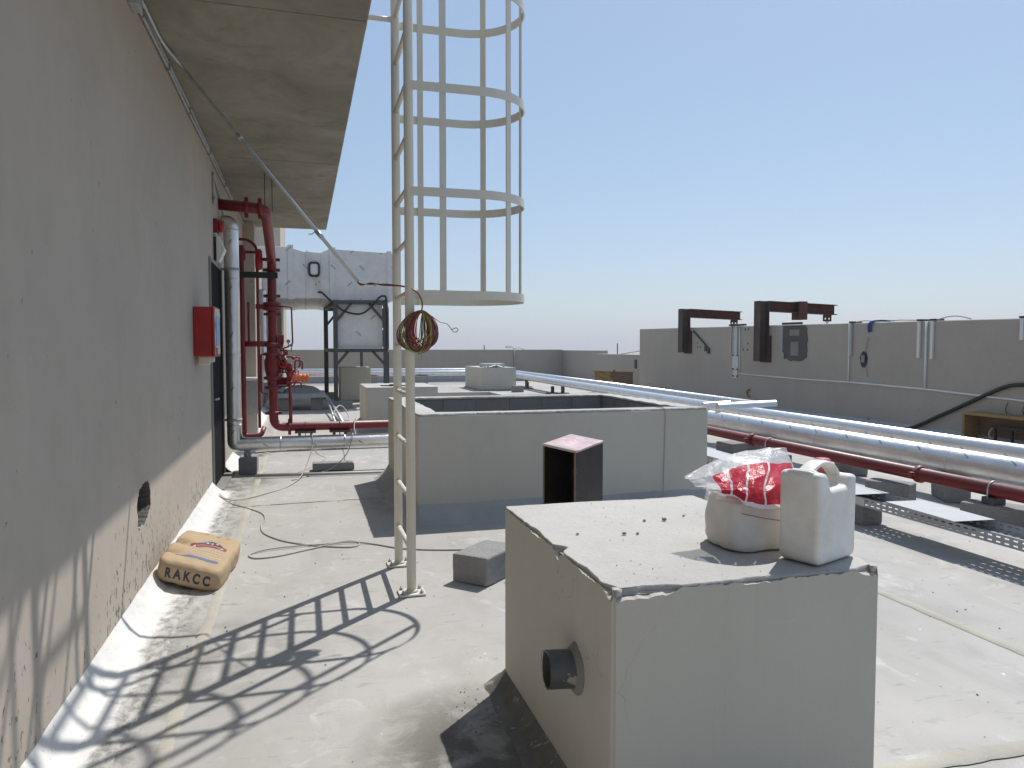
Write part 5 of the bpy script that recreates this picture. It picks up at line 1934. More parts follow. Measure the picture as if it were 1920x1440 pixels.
# grey mortar pad where another bracket was taken off
pad = thing('mortar_pad', (WX, 14.86, 1.3), 'rough grey mortar pad left on the tall parapet beside nearer bracket', 'mortar patch')
rnd = random.Random(8)
lp = [(14.46 + 0.80 * t + rnd.uniform(-0.02, 0.02), 1.37 + rnd.uniform(-0.03, 0.03) - 0.07 * math.sin(t * 3.1)) for t in [i / 10 for i in range(11)]] + \
     [(15.27 + rnd.uniform(-0.015, 0.015), 1.37 + 0.73 * t) for t in [i / 10 for i in range(1, 10)]] + [(15.25, 2.11), (14.5, 2.10)] + [(14.45 + rnd.uniform(-0.02, 0.02), 2.1 - 0.7 * i / 10) for i in range(1, 10)]
me = curve_mesh('pad', [lp], 0.012, 0.006, 1)
me.materials.append(M['pad'])
o = place('pad', me, pad, pad['base'])
o.matrix_local = Matrix(((0, 0, 1, -0.006), (1, 0, 0, -14.86), (0, 1, 0, -1.3), (0, 0, 0, 1)))
for (y0, y1, z0, z1) in ((14.72, 15.0, 1.42, 1.74), (14.70, 15.05, 1.88, 2.02)):
    mb = MB()
    mb.box(WX - 0.028, y0, z0, WX - 0.022, y1, z1)
    mb.build('smear', 'mortar', pad, bevel=0.002)
mb = MB()
mb.bar((WX - 0.02, 14.62, 2.16), (WX - 0.02, 15.32, 2.165), 0.05, 0.05)
mb.build('edge_bar', 'black', pad)
mb = MB()
mb.bar((WX - 0.02, 15.33, 2.12), (WX - 0.02, 15.34, 1.50), 0.03, 0.06, (0, 1, 0))
mb.build('edge_strip', 'galv_dull', pad)

# galvanised strap under the far beam
sp = thing('steel_strap', (WX, 17.33, 0.78), 'pale galvanised strap fixed down the tall parapet below far bracket', 'strap')
mb = MB()
mb.box(WX - 0.02, 17.24, 1.42, WX - 0.006, 17.40, 2.22)
mb.box(WX - 0.014, 17.19, 1.02, WX - 0.004, 17.47, 1.42)
mb.box(WX - 0.02, 17.21, 0.80, WX - 0.006, 17.44, 1.02)
mb.build('plate', 'galv', sp, bevel=0.003)
mb = MB()
mb.bar((WX - 0.012, 17.52, 2.20), (WX - 0.012, 17.56, 1.45), 0.025, 0.035, (0, 1, 0))
mb.build('side_strip', 'galv', sp)
for (y, z) in ((17.22, 1.40), (17.44, 1.40), (17.22, 1.04), (17.42, 1.04), (17.24, 0.86), (17.40, 0.86)):
    mb = MB()
    mb.lathe([(0.025, -0.016), (0.025, -0.032)], (WX, y, z), 'X', 6)
    mb.build('bolt', 'black', sp)
mb = MB()
mb.box(WX - 0.05, 17.0, wz(17.3, 2.07) + 0.005, WX + 0.1, 17.6, wz(17.3, 2.07) + 0.05)
mb.build('top_clip', 'black', sp)

# stay bar leaning on the wall by the far bracket
sb = thing('stay_bar', (WX, 19, 1.5), 'thin rusty stay bar slanting down the parapet from far bracket', 'bar')
mb = MB()
mb.bar((WX - 0.03, 19.50, 2.08), (WX - 0.03, 18.72, 1.62), 0.03, 0.04, (1, 0, 0))
mb.build('bar', 'dark_steel', sb)
for (y, z) in ((18.80, 1.60), (18.66, 1.54)):
    mb = MB()
    mb.box(WX - 0.06, y - 0.045, z - 0.10, WX - 0.002, y + 0.045, z + 0.06)
    mb.build('anchor', 'dark_steel', sb, bevel=0.008)

# white conduit run with risers
cw = thing('conduit_run', (WX, 13, 0.9), 'thin pale conduit along the tall parapet with risers to its top', 'conduit')
mb = MB()
mb.tube([(WX - 0.014, 17.15, 0.925), (WX - 0.014, 15.1, 0.895), (WX - 0.014, 14.9, 0.885), (WX - 0.014, 13.0, 0.885), (WX - 0.014, 11.1, 0.845), (WX - 0.014, 9.2, 0.765), (WX - 0.014, 5.0, 0.70)], 0.019, 8)
mb.build('tube', 'white_pl', cw)
for (y, z0, z1, r_) in ((17.12, 0.93, 2.13, 0.018), (13.08, 0.885, 2.10, 0.017), (11.09, 0.845, 2.08, 0.022)):
    mb = MB()
    mb.tube([(WX - 0.016, y, z0), (WX - 0.016, y, z1)], r_, 8)
    mb.build('riser', 'white_pl', cw)
for i, (y, z0, lab) in enumerate((((13.02), 1.43, 'pale vertical trunking cover on the parapet beside the blue hose'), (11.25, 1.41, 'left trunking cover of the pair on the tall parapet'), (10.95, 1.40, 'right trunking cover of the pair on the tall parapet'), (9.20, 1.72, 'short trunking cover at the right edge of the tall parapet'))):
    t = thing('trunking_cover', (WX, y, z0), lab, 'trunking', 'trunking covers on the tall parapet')
    mb = MB()
    zt = wz(y, 2.065)
    mb.box(WX - 0.045, y - 0.03, z0, WX - 0.002, y + 0.03, zt + 0.003)
    mb.build('cover', 'white_pl' if i else 'lid', t, bevel=0.005)
    mb = MB()
    mb.box(WX - 0.05, y - 0.045, zt + 0.004, WX + 0.2, y + 0.045, zt + 0.035)
    mb.build('cap', 'black' if i < 3 else 'blue_panel', t, bevel=0.004)
mb = MB()
mb.tube(smooth_path([(WX - 0.02, 12.52, 1.91), (WX - 0.025, 12.53, 2.02), (WX - 0.02, 12.49, 2.10), (WX + 0.05, 12.38, 2.135), (WX + 0.2, 12.2, 2.13)]), 0.022, 8)
mb.tube(smooth_path([(WX - 0.02, 12.46, 1.92), (WX - 0.03, 12.47, 2.03), (WX - 0.02, 12.42, 2.105), (WX + 0.05, 12.30, 2.14), (WX + 0.2, 12.1, 2.13)]), 0.016, 8)
tag(mb.build('hose_end', 'blue'), 'blue hose end hanging over the tall parapet', 'hose')
for (y0, y1, dz, lab) in ((12.95, 12.4, 0.02, 'loose cable on parapet top left of the blue hose'), (12.1, 11.3, 0.012, 'loose cable on parapet top right of the blue hose'), (10.9, 10.2, 0.05, 'arched loose cable on parapet top by the trunking pair')):
    mb = MB()
    mb.tube(smooth_path([(WX + 0.03, y0, wz(y0, 2.07) + 0.012), (WX + 0.06, (y0 * 2 + y1) / 3, wz(y0, 2.07) + 0.012 + dz), (WX + 0.05, (y0 + 2 * y1) / 3, wz(y1, 2.07) + 0.012 + dz), (WX + 0.04, y1, wz(y1, 2.07) + 0.012)]), 0.011, 6)
    tag(mb.build('loose_cable', 'cable_white'), lab, 'cable', 'loose cables on the tall parapet top')
# knocked-out socket hole
kh = thing('wall_socket', (WX, 12.66, 1.35), 'ragged dark broken socket hole in the tall parapet under blue hose', 'socket')
lp = [(12.66 + (0.10 + 0.03 * noise.noise(Vector((math.cos(a), math.sin(a), 1)) * 2)) * math.cos(a), 1.36 + (0.16 + 0.04 * noise.noise(Vector((math.cos(a), math.sin(a), 6)) * 2)) * math.sin(a)) for a in [i * 2 * math.pi / 26 for i in range(26)]]
me = curve_mesh('cavity', [lp], 0.008)
me.materials.append(M['black'])
o = place('cavity', me, kh, kh['base'])
o.matrix_local = Matrix(((0, 0, 1, -0.004), (1, 0, 0, -12.66), (0, 1, 0, -1.35), (0, 0, 0, 1)))
mb = MB()
mb.box(WX - 0.05, 12.61, 1.30, WX - 0.013, 12.70, 1.45)
mb.build('socket', 'frame', kh, bevel=0.01)
mb = MB()
mb.tube(smooth_path([(WX - 0.02, 12.62, 1.5), (WX - 0.03, 12.56, 1.65), (WX - 0.02, 12.53, 1.80)]), 0.006, 5)
mb.tube(smooth_path([(WX - 0.02, 12.60, 1.25), (WX - 0.03, 12.55, 1.15), (WX - 0.02, 12.54, 1.02)]), 0.006, 5)
mb.build('stray_wire', 'frame', kh)
mb = MB()
mb.tube(arc((WX - 0.02, 16.68, 0.45), 0.085, 0.9, 5.2, 12, (0, -1, 0), (0, 0, 1)), 0.022, 8)
tag(mb.build('lifting_loop', 'wood'), 'small rusty curved loop set in the tall parapet', 'loop')
# black cable sweeping up the wall
mb = MB()
mb.tube(smooth_path([(WX - 0.3, 12.2, 0.04), (WX - 0.06, 11.5, 0.06), (WX - 0.035, 10.7, 0.40), (WX - 0.035, 10.2, 0.63), (WX - 0.035, 9.75, 0.84), (WX - 0.035, 9.45, 0.965), (WX - 0.035, 9.2, 1.01), (WX - 0.035, 8.6, 1.02), (WX - 0.035, 7.0, 0.98)]), 0.032, 10)
tag(mb.build('power_cable', 'cable_black'), 'thick black cable sweeping up the tall parapet at right', 'cable')
# timber formwork box at the wall foot
fw = thing('timber_box', (WX, 9.5, 0), 'open raw timber box with dark fittings at the foot of tall parapet', 'box')
bx0, by0, by1, bz0, bz1 = WX - 0.33, 8.55, 9.98, -0.0, 0.53
for (y0, y1, z0, z1, nm) in ((by0, by1, bz1 - 0.045, bz1, 'top_board'), (by0, by1, 0.003, 0.048, 'bottom_board'), (by1 - 0.045, by1, 0.05, bz1 - 0.047, 'side_board'), (by0, by0 + 0.045, 0.05, bz1 - 0.047, 'side_board')):
    mb = MB()
    mb.box(bx0, y0, z0, WX - 0.003, y1, z1)
    mb.build(nm, 'wood', fw, bevel=0.003)
mb = MB()
mb.box(WX - 0.02, by0 + 0.05, 0.05, WX - 0.004, by1 - 0.05, bz1 - 0.05)
mb.build('back_board', 'wood_dark', fw)
mb = MB()
mb.bar((WX - 0.15, 8.7, 0.30), (WX - 0.15, 9.55, 0.32), 0.06, 0.05)
for y in (9.5, 9.2, 8.9):
    mb.cyl((WX - 0.15, y, 0.05), (WX - 0.15, y, 0.30), 0.02, 8)
mb.build('fitting', 'black', fw)
mb = MB()
mb.tube(smooth_path([(WX - 0.2, 9.52, 0.3), (WX - 0.22, 9.56, 0.2), (WX - 0.24, 9.48, 0.1), (WX - 0.28, 9.38, 0.055)]), 0.012, 6)
mb.build('hose', 'cable_white', fw)
for y in (9.42, 9.12):
    mb = MB()
    mb.tube(smooth_path([(WX - 0.02, y, bz1 + 0.002), (WX - 0.03, y + 0.02, bz1 + 0.08), (WX - 0.02, y - 0.01, bz1 + 0.19)]), 0.006, 5)
    mb.build('stray_wire', 'rust', fw)

# ------------------------------------------------------------------ plywood box against the hollow plinth
pb = thing('plywood_box', (1.95, 5.2, 0), 'tall black film-faced plywood box with pinkish top behind nearest plinth', 'box')
A = Vector((1.858, 4.96, 0))        # near corner
u1 = Vector((-0.150, 0.2885, 0))      # towards the open left face
u2 = Vector((0.3035, 0.231, 0))      # along the closed right face
PT = 0.014
e1, e2 = u1.normalized(), u2.normalized()


def ptop(p):
    """the top leans up slightly towards the back"""
    q = p - A
    return 0.85 + 0.017 * q.dot(e1) / u1.length + 0.033 * q.dot(e2) / u2.length


def board(a, b, n_, name, mat, z0=0.005, dz=0.0):
    mb = MB()
    q4 = (a, b, b + n_, a + n_)
    for q in q4:
        mb.v.append(Vector((q.x, q.y, z0)))
    for q in q4:
        mb.v.append(Vector((q.x, q.y, ptop(q) + dz)))
    for q in ((3, 2, 1, 0), (4, 5, 6, 7), (0, 1, 5, 4), (1, 2, 6, 5), (2, 3, 7, 6), (3, 0, 4, 7)):
        mb.face(q)
    return mb.build(name, mat, pb, bevel=0.001)


board(A, A + u2, e1 * PT, 'side_panel', 'film_ply')
board(A + u1, A + u1 + u2, -e1 * PT, 'side_panel', 'film_ply')
board(A + u2 + e1 * (PT + 0.001), A + u2 + u1 - e1 * (PT + 0.001), -e2 * PT, 'back_panel', 'film_ply')
for p_, d_ in ((A, 1), (A + u1, -1)):
    mb = MB()
    q = p_ - e2 * 0.0025 + e1 * d_ * PT / 2
    mb.bar(q + Vector((0, 0, 0.006)), q + Vector((0, 0, ptop(p_) - 0.002)), 0.004, PT, e1)
    mb.build('edge_strip', 'ply_edge', pb)
o1 = 0.005
mb = MB()
q4 = [A - e1 * o1 - e2 * o1, A + u2 + e2 * o1 - e1 * o1, A + u1 + u2 + e1 * o1 + e2 * o1, A + u1 + e1 * o1 - e2 * o1]
for dz in (0.002, 0.016):
    for q in q4:
        mb.v.append(Vector((q.x, q.y, ptop(q) + dz)))
for q in ((3, 2, 1, 0), (4, 5, 6, 7), (0, 1, 5, 4), (1, 2, 6, 5), (2, 3, 7, 6), (3, 0, 4, 7)):
    mb.face(q)
mb.build('top_panel', 'ply_top', pb, bevel=0.001)
mb = MB()
q = [A - e2 * o1 - e1 * o1, A + e2 * 0.035 - e1 * o1, A + u1 * 0.5 + e2 * 0.045, A + u1 + e2 * 0.02, A + u1 - e2 * o1]
mb.v.extend(Vector((p_.x, p_.y, ptop(p_) + 0.0185)) for p_ in q)
mb.face(range(5))
mb.build('cement_smear', 'screed', pb)

# ------------------------------------------------------------------ cement bag
bag = thing('cement_bag', (-0.715, 5.66, 0), 'full brown paper cement bag lettered RAKCC on the wall-foot cant', 'bag')
bx, by, bz = 0.226, 0.385, 0.080
bmb = bmesh.new()
bmesh.ops.create_cube(bmb, size=2)
bmesh.ops.subdivide_edges(bmb, edges=bmb.edges[:], cuts=26, use_grid_fill=True)
for v in bmb.verts:
    c = v.co.copy()
    n_ = 8.0
    s = (abs(c.x) ** n_ + abs(c.y) ** n_ + abs(c.z) ** 5.0) ** (1 / n_)
    c /= s
    sag = 1 + 0.10 * (1 - abs(c.x) ** 2) * (1 - abs(c.y) ** 2)
    p = Vector((c.x * bx, c.y * by, c.z * bz * sag))
    # creases: a pinch across the left flank, puckered ends
    top = max(0, c.z)
    pin = math.exp(-((p.y - 0.06 + 0.25 * (p.x + 0.2)) / 0.028) ** 2) * max(0, min(1, (0.02 - p.x) / 0.2))
    p.z -= 0.045 * pin * top
    pin2 = math.exp(-((p.y + 0.20 + 0.1 * (p.x + 0.2)) / 0.022) ** 2) * max(0, min(1, (-0.04 - p.x) / 0.16))
    p.z -= 0.034 * pin2 * top
    p += noise.noise_vector(p * 9) * 0.009 + noise.noise_vector(p * 24) * 0.0035
    p.y += 0.012 * (abs(c.x) ** 4) * (1 if p.y < 0 else -1)
    p.y -= 0.30 * p.x
    v.co = p
for f in bmb.faces:
    f.smooth = True
bag_m = Matrix.Translation((-0.715, 5.61, 0.108)) @ Matrix.Rotation(R(-6), 4, 'Z') @ Matrix.Rotation(R(10.5), 4, 'Y') @ Matrix.Rotation(R(1.5), 4, 'X')
bag_inv = bag_m.copy()
me = bpy.data.meshes.new('paper')
bmb.to_mesh(me)
bvh = BVHTree.FromBMesh(bmb)
bmb.free()
me.materials.append(M['kraft'])
base_inv = Matrix.Translation(-Vector(bag['base']))
paper = place('paper_sack', me, bag, bag['base'])
paper.matrix_local = base_inv @ bag_m


def bag_print(name, polys, mat, mode, off=0.0018, sub=0):
    """ink pressed on to the bag: flat outlines projected on to its surface. mode 'top' or 'end'"""
    bm = bmesh.new()
    for lp in polys:
        bm.faces.new([bm.verts.new((x, y, 0)) for (x, y) in lp])
    bmesh.ops.triangulate(bm, faces=bm.faces[:])
    for _ in range(sub):
        bmesh.ops.subdivide_edges(bm, edges=[e for e in bm.edges if e.calc_length() > 0.015], cuts=1)
        bmesh.ops.triangulate(bm, faces=bm.faces[:])
    for v in bm.verts:
        if mode == 'top':
            hit = bvh.ray_cast(Vector((v.co.x, v.co.y - 0.30 * v.co.x, 0.5)), Vector((0, 0, -1)))
        else:
            hit = bvh.ray_cast(Vector((v.co.x, -1.0, v.co.y)), Vector((0, 1, 0)))
        if hit[0] is not None:
            v.co = hit[0] + hit[1] * off
    m_ = bpy.data.meshes.new(name)
    bm.to_mesh(m_)
    bm.free()
    m_.materials.append(M[mat])
    o_ = bpy.data.objects.new(name, m_)
    COL.objects.link(o_)
    o_.parent = paper
    o_['base'] = (0, 0, 0)
    return o_


def glyphs(text, size, spacing):
    cu = bpy.data.curves.new('lettering', 'FONT')
    cu.body = text
    cu.size = size
    cu.space_character = spacing
    cu.align_x = 'CENTER'
    cu.offset = 0.0036
    cu.resolution_u = 4
    ob = bpy.data.objects.new('lettering', cu)
    COL.objects.link(ob)
    dg = bpy.context.evaluated_depsgraph_get()
    m_ = bpy.data.meshes.new_from_object(ob.evaluated_get(dg))
    out = [[(m_.vertices[i].co.x, m_.vertices[i].co.y) for i in p.vertices] for p in m_.polygons]
    bpy.data.objects.remove(ob)
    return out


pl_ = glyphs('RAKCC', 0.088, 1.55)
bag_print('lettering', [[(x * 0.78 + 0.006, y - 0.028) for x, y in lp] for lp in pl_], 'ink_navy', 'end', 0.002, 2)


def strip(x0, x1, y0, y1, k=10, f0=lambda t: 0, f1=None):
    f1 = f1 or f0
    return [[(x0 + (x1 - x0) * i / k, y0 + f0(i / k)), (x0 + (x1 - x0) * (i + 1) / k, y0 + f0((i + 1) / k)), (x0 + (x1 - x0) * (i + 1) / k, y1 + f1((i + 1) / k)), (x0 + (x1 - x0) * i / k, y1 + f1(i / k))] for i in range(k)]


bow = lambda t: 0.035 * math.sin(math.pi * t)
bag_print('print', strip(-0.10, 0.165, -0.005, 0.055, 12, bow), 'ink_red', 'top', 0.0016, 2)
bag_print('print', strip(-0.05, 0.13, 0.062, 0.075, 12, bow, lambda t: 0.085 * math.sin(math.pi * t)), 'ink_navy', 'top', 0.0022, 2)
bag_print('print', strip(-0.03, 0.05, 0.080, 0.105, 8, bow, bow), 'ink_blue', 'top', 0.0030, 2)
for (xa, wch) in ((-0.075, 0.022), (0.115, 0.03)):
    bag_print('print', [[(xa, 0.012), (xa + wch, 0.014), (xa + wch * 0.6, 0.045), (xa + wch * 0.3, 0.045)]], 'ink_pale', 'top', 0.0034, 2)
bag_print('print', strip(-0.05, 0.12, 0.030, 0.036, 12, bow), 'ink_pale', 'top', 0.003, 2)
for xa in (0.0, 0.035, 0.07):
    bag_print('print', [[(xa, 0.095), (xa + 0.022, 0.095), (xa + 0.016, 0.125), (xa + 0.004, 0.122)]], 'ink_pale', 'top', 0.0042, 1)
bag_print('print', strip(-0.13, 0.165, -0.245, -0.21, 10, lambda t: 0.0), 'ink_blue', 'top', 0.0016, 2)
rnd = random.Random(2)
txt = []
for (yy_, xa, xb) in ((-0.045, -0.09, 0.15), (-0.085, -0.07, 0.14), (-0.125, -0.03, 0.12), (-0.16, 0.0, 0.16)):
    x = xa
    while x < xb:
        w_ = rnd.uniform(0.006, 0.02)
        txt.append([(x, yy_), (x + w_, yy_), (x + w_, yy_ + 0.012), (x, yy_ + 0.012)])
        x += w_ + 0.006
bag_print('small_print', txt, 'ink_pale', 'top', 0.0016, 0)['kind'] = 'stuff'
bag_print('small_print', [[(x, 0.31), (x + 0.03, 0.31), (x + 0.03, 0.318), (x, 0.318)] for x in (-0.06, 0.03, 0.1)], 'ink_navy', 'top', 0.0016, 1)['kind'] = 'stuff'
# folded block ends
mb = MB()
rows = [[bag_m @ Vector((sx * (0.205 + 0.02 * i / 3), -0.375 - 0.062 - 0.006 * math.sin(i), -0.02 + 0.012 * j)) for j in range(4)] for i in range(4) for sx in (1,)]
mb.grid(rows, True, False)
mb.build('corner_fold', 'kraft', bag)

# ------------------------------------------------------------------ jerrycan
jc = thing('jerrycan', (1.75, 2.24, 0.852), 'white plastic jerrycan with faded red cap on the nearest plinth', 'jerrycan')
wv = Vector((0.925, 0.38, 0)).normalized()
tv = Vector((-wv.y, wv.x, 0))
TH = 0.155
C0 = Vector((1.672, 2.128, 0.852))
jm = Matrix(((wv.x, 0, -tv.x, 0), (wv.y, 0, -tv.y, 0), (0, 1, 0, 0), (0, 0, 0, 1)))
jm.translation = C0 + tv * (TH / 2)
jm = jm @ Matrix.Diagonal((1.09, 1.0, 1.0, 1.0))
jl = Matrix.Translation(-Vector(jc['base'])) @ jm
body = round_poly([(0, 0), (0.235, 0), (0.237, 0.296), (0.200, 0.298), (0.180, 0.258), (0.078, 0.258), (0.056, 0.318), (0, 0.322)], [0.034, 0.034, 0.030, 0.02, 0.012, 0.012, 0.02, 0.034], 6)
BV = 0.019
me = curve_mesh('body', [body], TH / 2 - BV, BV, 4, -BV)
for p_ in me.polygons:
    p_.use_smooth = True
me.materials.append(M['hdpe'])
o = place('body', me, jc, jc['base'])
o.matrix_local = jl
ms = o.modifiers.new('soft', 'EDGE_SPLIT')
ms.split_angle = R(50)
# handle: hollow grip bridging the recess
hpath = [Vector((0.030, 0.308, 0)), Vector((0.060, 0.325, 0)), Vector((0.095, 0.338, 0)), Vector((0.130, 0.340, 0)), Vector((0.162, 0.332, 0)), Vector((0.190, 0.311, 0)), Vector((0.212, 0.280, 0))]
mb = MB()
hp_ = smooth_path([jm @ p_ for p_ in hpath], 6)
rows = []
for i, p_ in enumerate(hp_):
    d = (hp_[min(i + 1, len(hp_) - 1)] - hp_[max(i - 1, 0)]).normalized()
    nn = d.cross(tv).normalized()
    rows.append([p_ + tv * (0.029 * math.copysign(abs(math.cos(a)) ** 0.7, math.cos(a))) + nn * (0.0085 * math.copysign(abs(math.sin(a)) ** 0.7, math.sin(a))) for a in [2 * math.pi * j / 20 for j in range(21)]])
mb.grid(rows, True, False)
mb.build('handle', 'hdpe', jc, weld=True)
mb = MB()
for dx_ in (0.014, 0.036):
    pts = [jm @ Vector((dx_, 0.318 - (abs(s) ** 6) * 0.012, s * (TH / 2 - 0.022))) for s in [-1 + i / 6 for i in range(13)]]
    mb.tube(pts, 0.0075, 10)
mb.build('shoulder_rib', 'hdpe', jc)
cc = jm @ Vector((0.206, 0.306, -0.040))
mb = MB()
mb.lathe([(0.024, -0.016), (0.024, -0.002), (0.030, -0.001), (0.030, 0.006), (0.027, 0.010), (0.0275, 0.030), (0.024, 0.036), (0.0, 0.0365)], cc, 'Z', 24)
for i in range(24):
    a = 2 * math.pi * i / 24
    mb.box(cc.x + 0.0275 * math.cos(a) - 0.0016, cc.y + 0.0275 * math.sin(a) - 0.0016, cc.z + 0.011, cc.x + 0.0275 * math.cos(a) + 0.0016, cc.y + 0.0275 * math.sin(a) + 0.0016, cc.z + 0.031)
mb.build('screw_cap', 'cap', jc)

# ------------------------------------------------------------------ sack with its torn film top
sk = thing('sand_sack', (1.62, 2.47, 0.852), 'squat white woven sack slumped beside the jerrycan', 'sack')
rows = []
NS = 64
prof = [(0.0, 0.002), (0.105, 0.0), (0.122, 0.006), (0.130, 0.025), (0.131, 0.09), (0.127, 0.15), (0.122, 0.185), (0.112, 0.203), (0.085, 0.212), (0.04, 0.215), (0.0, 0.216)]
fine = []
for i in range(len(prof) - 1):
    for k in range(5):
        t = k / 5
        fine.append((prof[i][0] * (1 - t) + prof[i + 1][0] * t, prof[i][1] * (1 - t) + prof[i + 1][1] * t))
fine.append(prof[-1])
for (r, z) in fine:
    row = []
    for j in range(NS + 1):
        a = 2 * math.pi * (j % NS) / NS
        sq = 1 / (abs(math.cos(a)) ** 4.0 + abs(math.sin(a)) ** 4.0) ** (1 / 4.0)
        q = Vector((math.cos(a), math.sin(a), 0))
        wr = 0.008 * noise.noise(Vector((q.x * 2.2, q.y * 2.2, z * 14))) + 0.005 * math.sin(26 * z + 7 * noise.noise(Vector((q.x * 1.5, q.y * 1.5, z * 5)))) * max(0, noise.noise(Vector((q.x * 3, q.y * 3, 9))) + 0.25)
        lean = 0.02 * (z / 0.2)
        rr_ = r * sq * 0.97 + (wr if r > 0.05 else 0)
        row.append((1.615 + q.x * rr_ * 1.02 + lean * 0.3, 2.475 + q.y * rr_, 0.853 + z * (1 + 0.05 * q.x) + (0.006 * noise.noise(q * 4) if 0.005 < z < 0.04 else 0)))
    rows.append(row)
mb = MB()
mb.grid(rows, True, False)
mb.build('sack_body', 'sack', sk, weld=True)
mb = MB()
pts = []
for j in range(15):
    t = j / 14
    pts.append((1.515 + 0.16 * t, 2.343 - 0.018 * math.sin(t * 3.1) - 0.0, 0.853 + 0.150 - 0.035 * t))
mb.tube(smooth_path(pts, 2), 0.0022, 5)
mb.build('seam', 'frame', sk)
sh = thing('plastic_sheet', (1.62, 2.47, 1.06), 'crumpled red and clear plastic film covering the white sack', 'plastic sheet')
ctl = [
    [(1.400, 2.56, 1.105), (1.545, 2.60, 1.150), (1.650, 2.61, 1.176), (1.760, 2.61, 1.190), (1.862, 2.58, 1.195)],
    [(1.405, 2.52, 1.092), (1.520, 2.51, 1.130), (1.635, 2.50, 1.150), (1.735, 2.49, 1.150), (1.845, 2.50, 1.125)],
    [(1.412, 2.48, 1.080), (1.505, 2.43, 1.100), (1.585, 2.41, 1.128), (1.680, 2.41, 1.120), (1.775, 2.43, 1.100)],
    [(1.425, 2.45, 1.074), (1.490, 2.385, 1.082), (1.548, 2.345, 1.085), (1.625, 2.340, 1.085), (1.715, 2.36, 1.075)],
    [(1.432, 2.44, 1.070), (1.486, 2.368, 1.062), (1.532, 2.322, 1.030), (1.618, 2.310, 1.020), (1.705, 2.335, 1.018)],
]


def cr4(p, t):
    return 0.5 * ((2 * p[1]) + (p[2] - p[0]) * t + (2 * p[0] - 5 * p[1] + 4 * p[2] - p[3]) * t * t + (3 * p[1] - p[0] - 3 * p[2] + p[3]) * t ** 3)


def sample(row, t):
    t = min(max(t, 0), 0.99999) * (len(row) - 1)
    i = int(t)
    g = [row[min(max(i + k, 0), len(row) - 1)] for k in (-1, 0, 1, 2)]
    return cr4(g, t - i)


cv = [[Vector(p_) for p_ in r] for r in ctl]
NU, NV = 72, 56
rows = []
for j in range(NV + 1):
    row = []
    for i in range(NU + 1):
        p_ = sample([sample(r, i / NU) for r in cv], j / NV)
        # sharp facet-like crumples
        q = Vector((i / NU * 4.2, j / NV * 3.6, 3.3))
        cell = noise.voronoi(q)[0]
        fac = (cell[1] - cell[0])
        p_ = p_ + Vector((0.2, -0.55, 0.8)) * (0.014 * (0.5 - fac)) + noise.noise_vector(q * 2.3) * 0.003
        row.append(p_)
    rows.append(row)
mb = MB()
mb.grid(rows, False, True)
mb.build('film', 'film', sh)

# ------------------------------------------------------------------ cables on the deck
CA = [(-0.95, 8.75), (-0.752, 8.139), (-0.604, 7.883), (-0.408, 7.526), (-0.359, 7.211), (-0.381, 7.001), (-0.343, 6.69), (-0.182, 6.387), (0.029, 6.189), (0.275, 6.053), (0.392, 6.054), (0.417, 6.167), (0.326, 6.227), (0.155, 6.188), (-0.054, 6.162), (-0.296, 6.115), (-0.417, 6.023), (-0.371, 5.904), (-0.21, 5.919), (0.028, 6.056), (0.238, 6.165), (0.386, 6.158), (0.53, 6.083), (0.762, 5.868), (1.123, 5.734), (1.467, 5.72), (1.9, 5.9), (2.6, 6.1)]
mb = MB()
mb.tube(smooth_path([(x, y, 0.007 + (0.006 if 13 < i < 16 or 19 < i < 22 else 0) + (0.02 if i == 0 else 0)) for i, (x, y) in enumerate(CA)], 8), 0.0062, 8)
tag(mb.build('extension_cable', 'cable_white'), 'dusty white cable looping across the deck from the door to ladder', 'cable')
mb = MB()
mb.tube(smooth_path([(-0.93, 8.55, 0.02), (-0.70, 8.18, 0.018), (-0.40, 8.54, 0.008), (-0.186, 8.905, 0.008), (-0.03, 9.45, 0.05), (0.09, 9.80, 0.30), (0.10, 9.90, 0.455), (0.10, 9.99, 0.476), (0.12, 10.10, 0.42), (0.15, 10.3, 0.2), (0.3, 11.0, 0.02)], 8), 0.0062, 8)
tag(mb.build('extension_cable', 'cable_white'), 'white cable climbing over the foil pipe near the door', 'cable')
mb = MB()
mb.tube(smooth_path([(-0.15, 9.3, 0.008), (0.10, 9.62, 0.008), (0.33, 9.76, 0.06), (0.52, 9.82, 0.22), (0.60, 9.88, 0.42), (0.62, 9.99, 0.475), (0.68, 10.12, 0.40), (0.74, 11.6, 0.36), (0.78, 12.12, 0.44), (0.80, 12.25, 0.44), (0.84, 12.6, 0.1)], 8), 0.0062, 8)
tag(mb.build('extension_cable', 'cable_white'), 'white cable slung over both the foil and red pipes', 'cable')

mb = MB()
mb.tube(smooth_path([(3.46, 6.95, 0.995), (3.47, 6.76, 0.995), (3.475, 6.742, 0.93), (3.47, 6.742, 0.6), (3.46, 6.735, 0.25), (3.44, 6.66, 0.06)]), 0.004, 5)
tag(mb.build('hanging_wire', 'cable_white'), 'thin pale wire hanging down the front of the hollow plinth', 'wire')

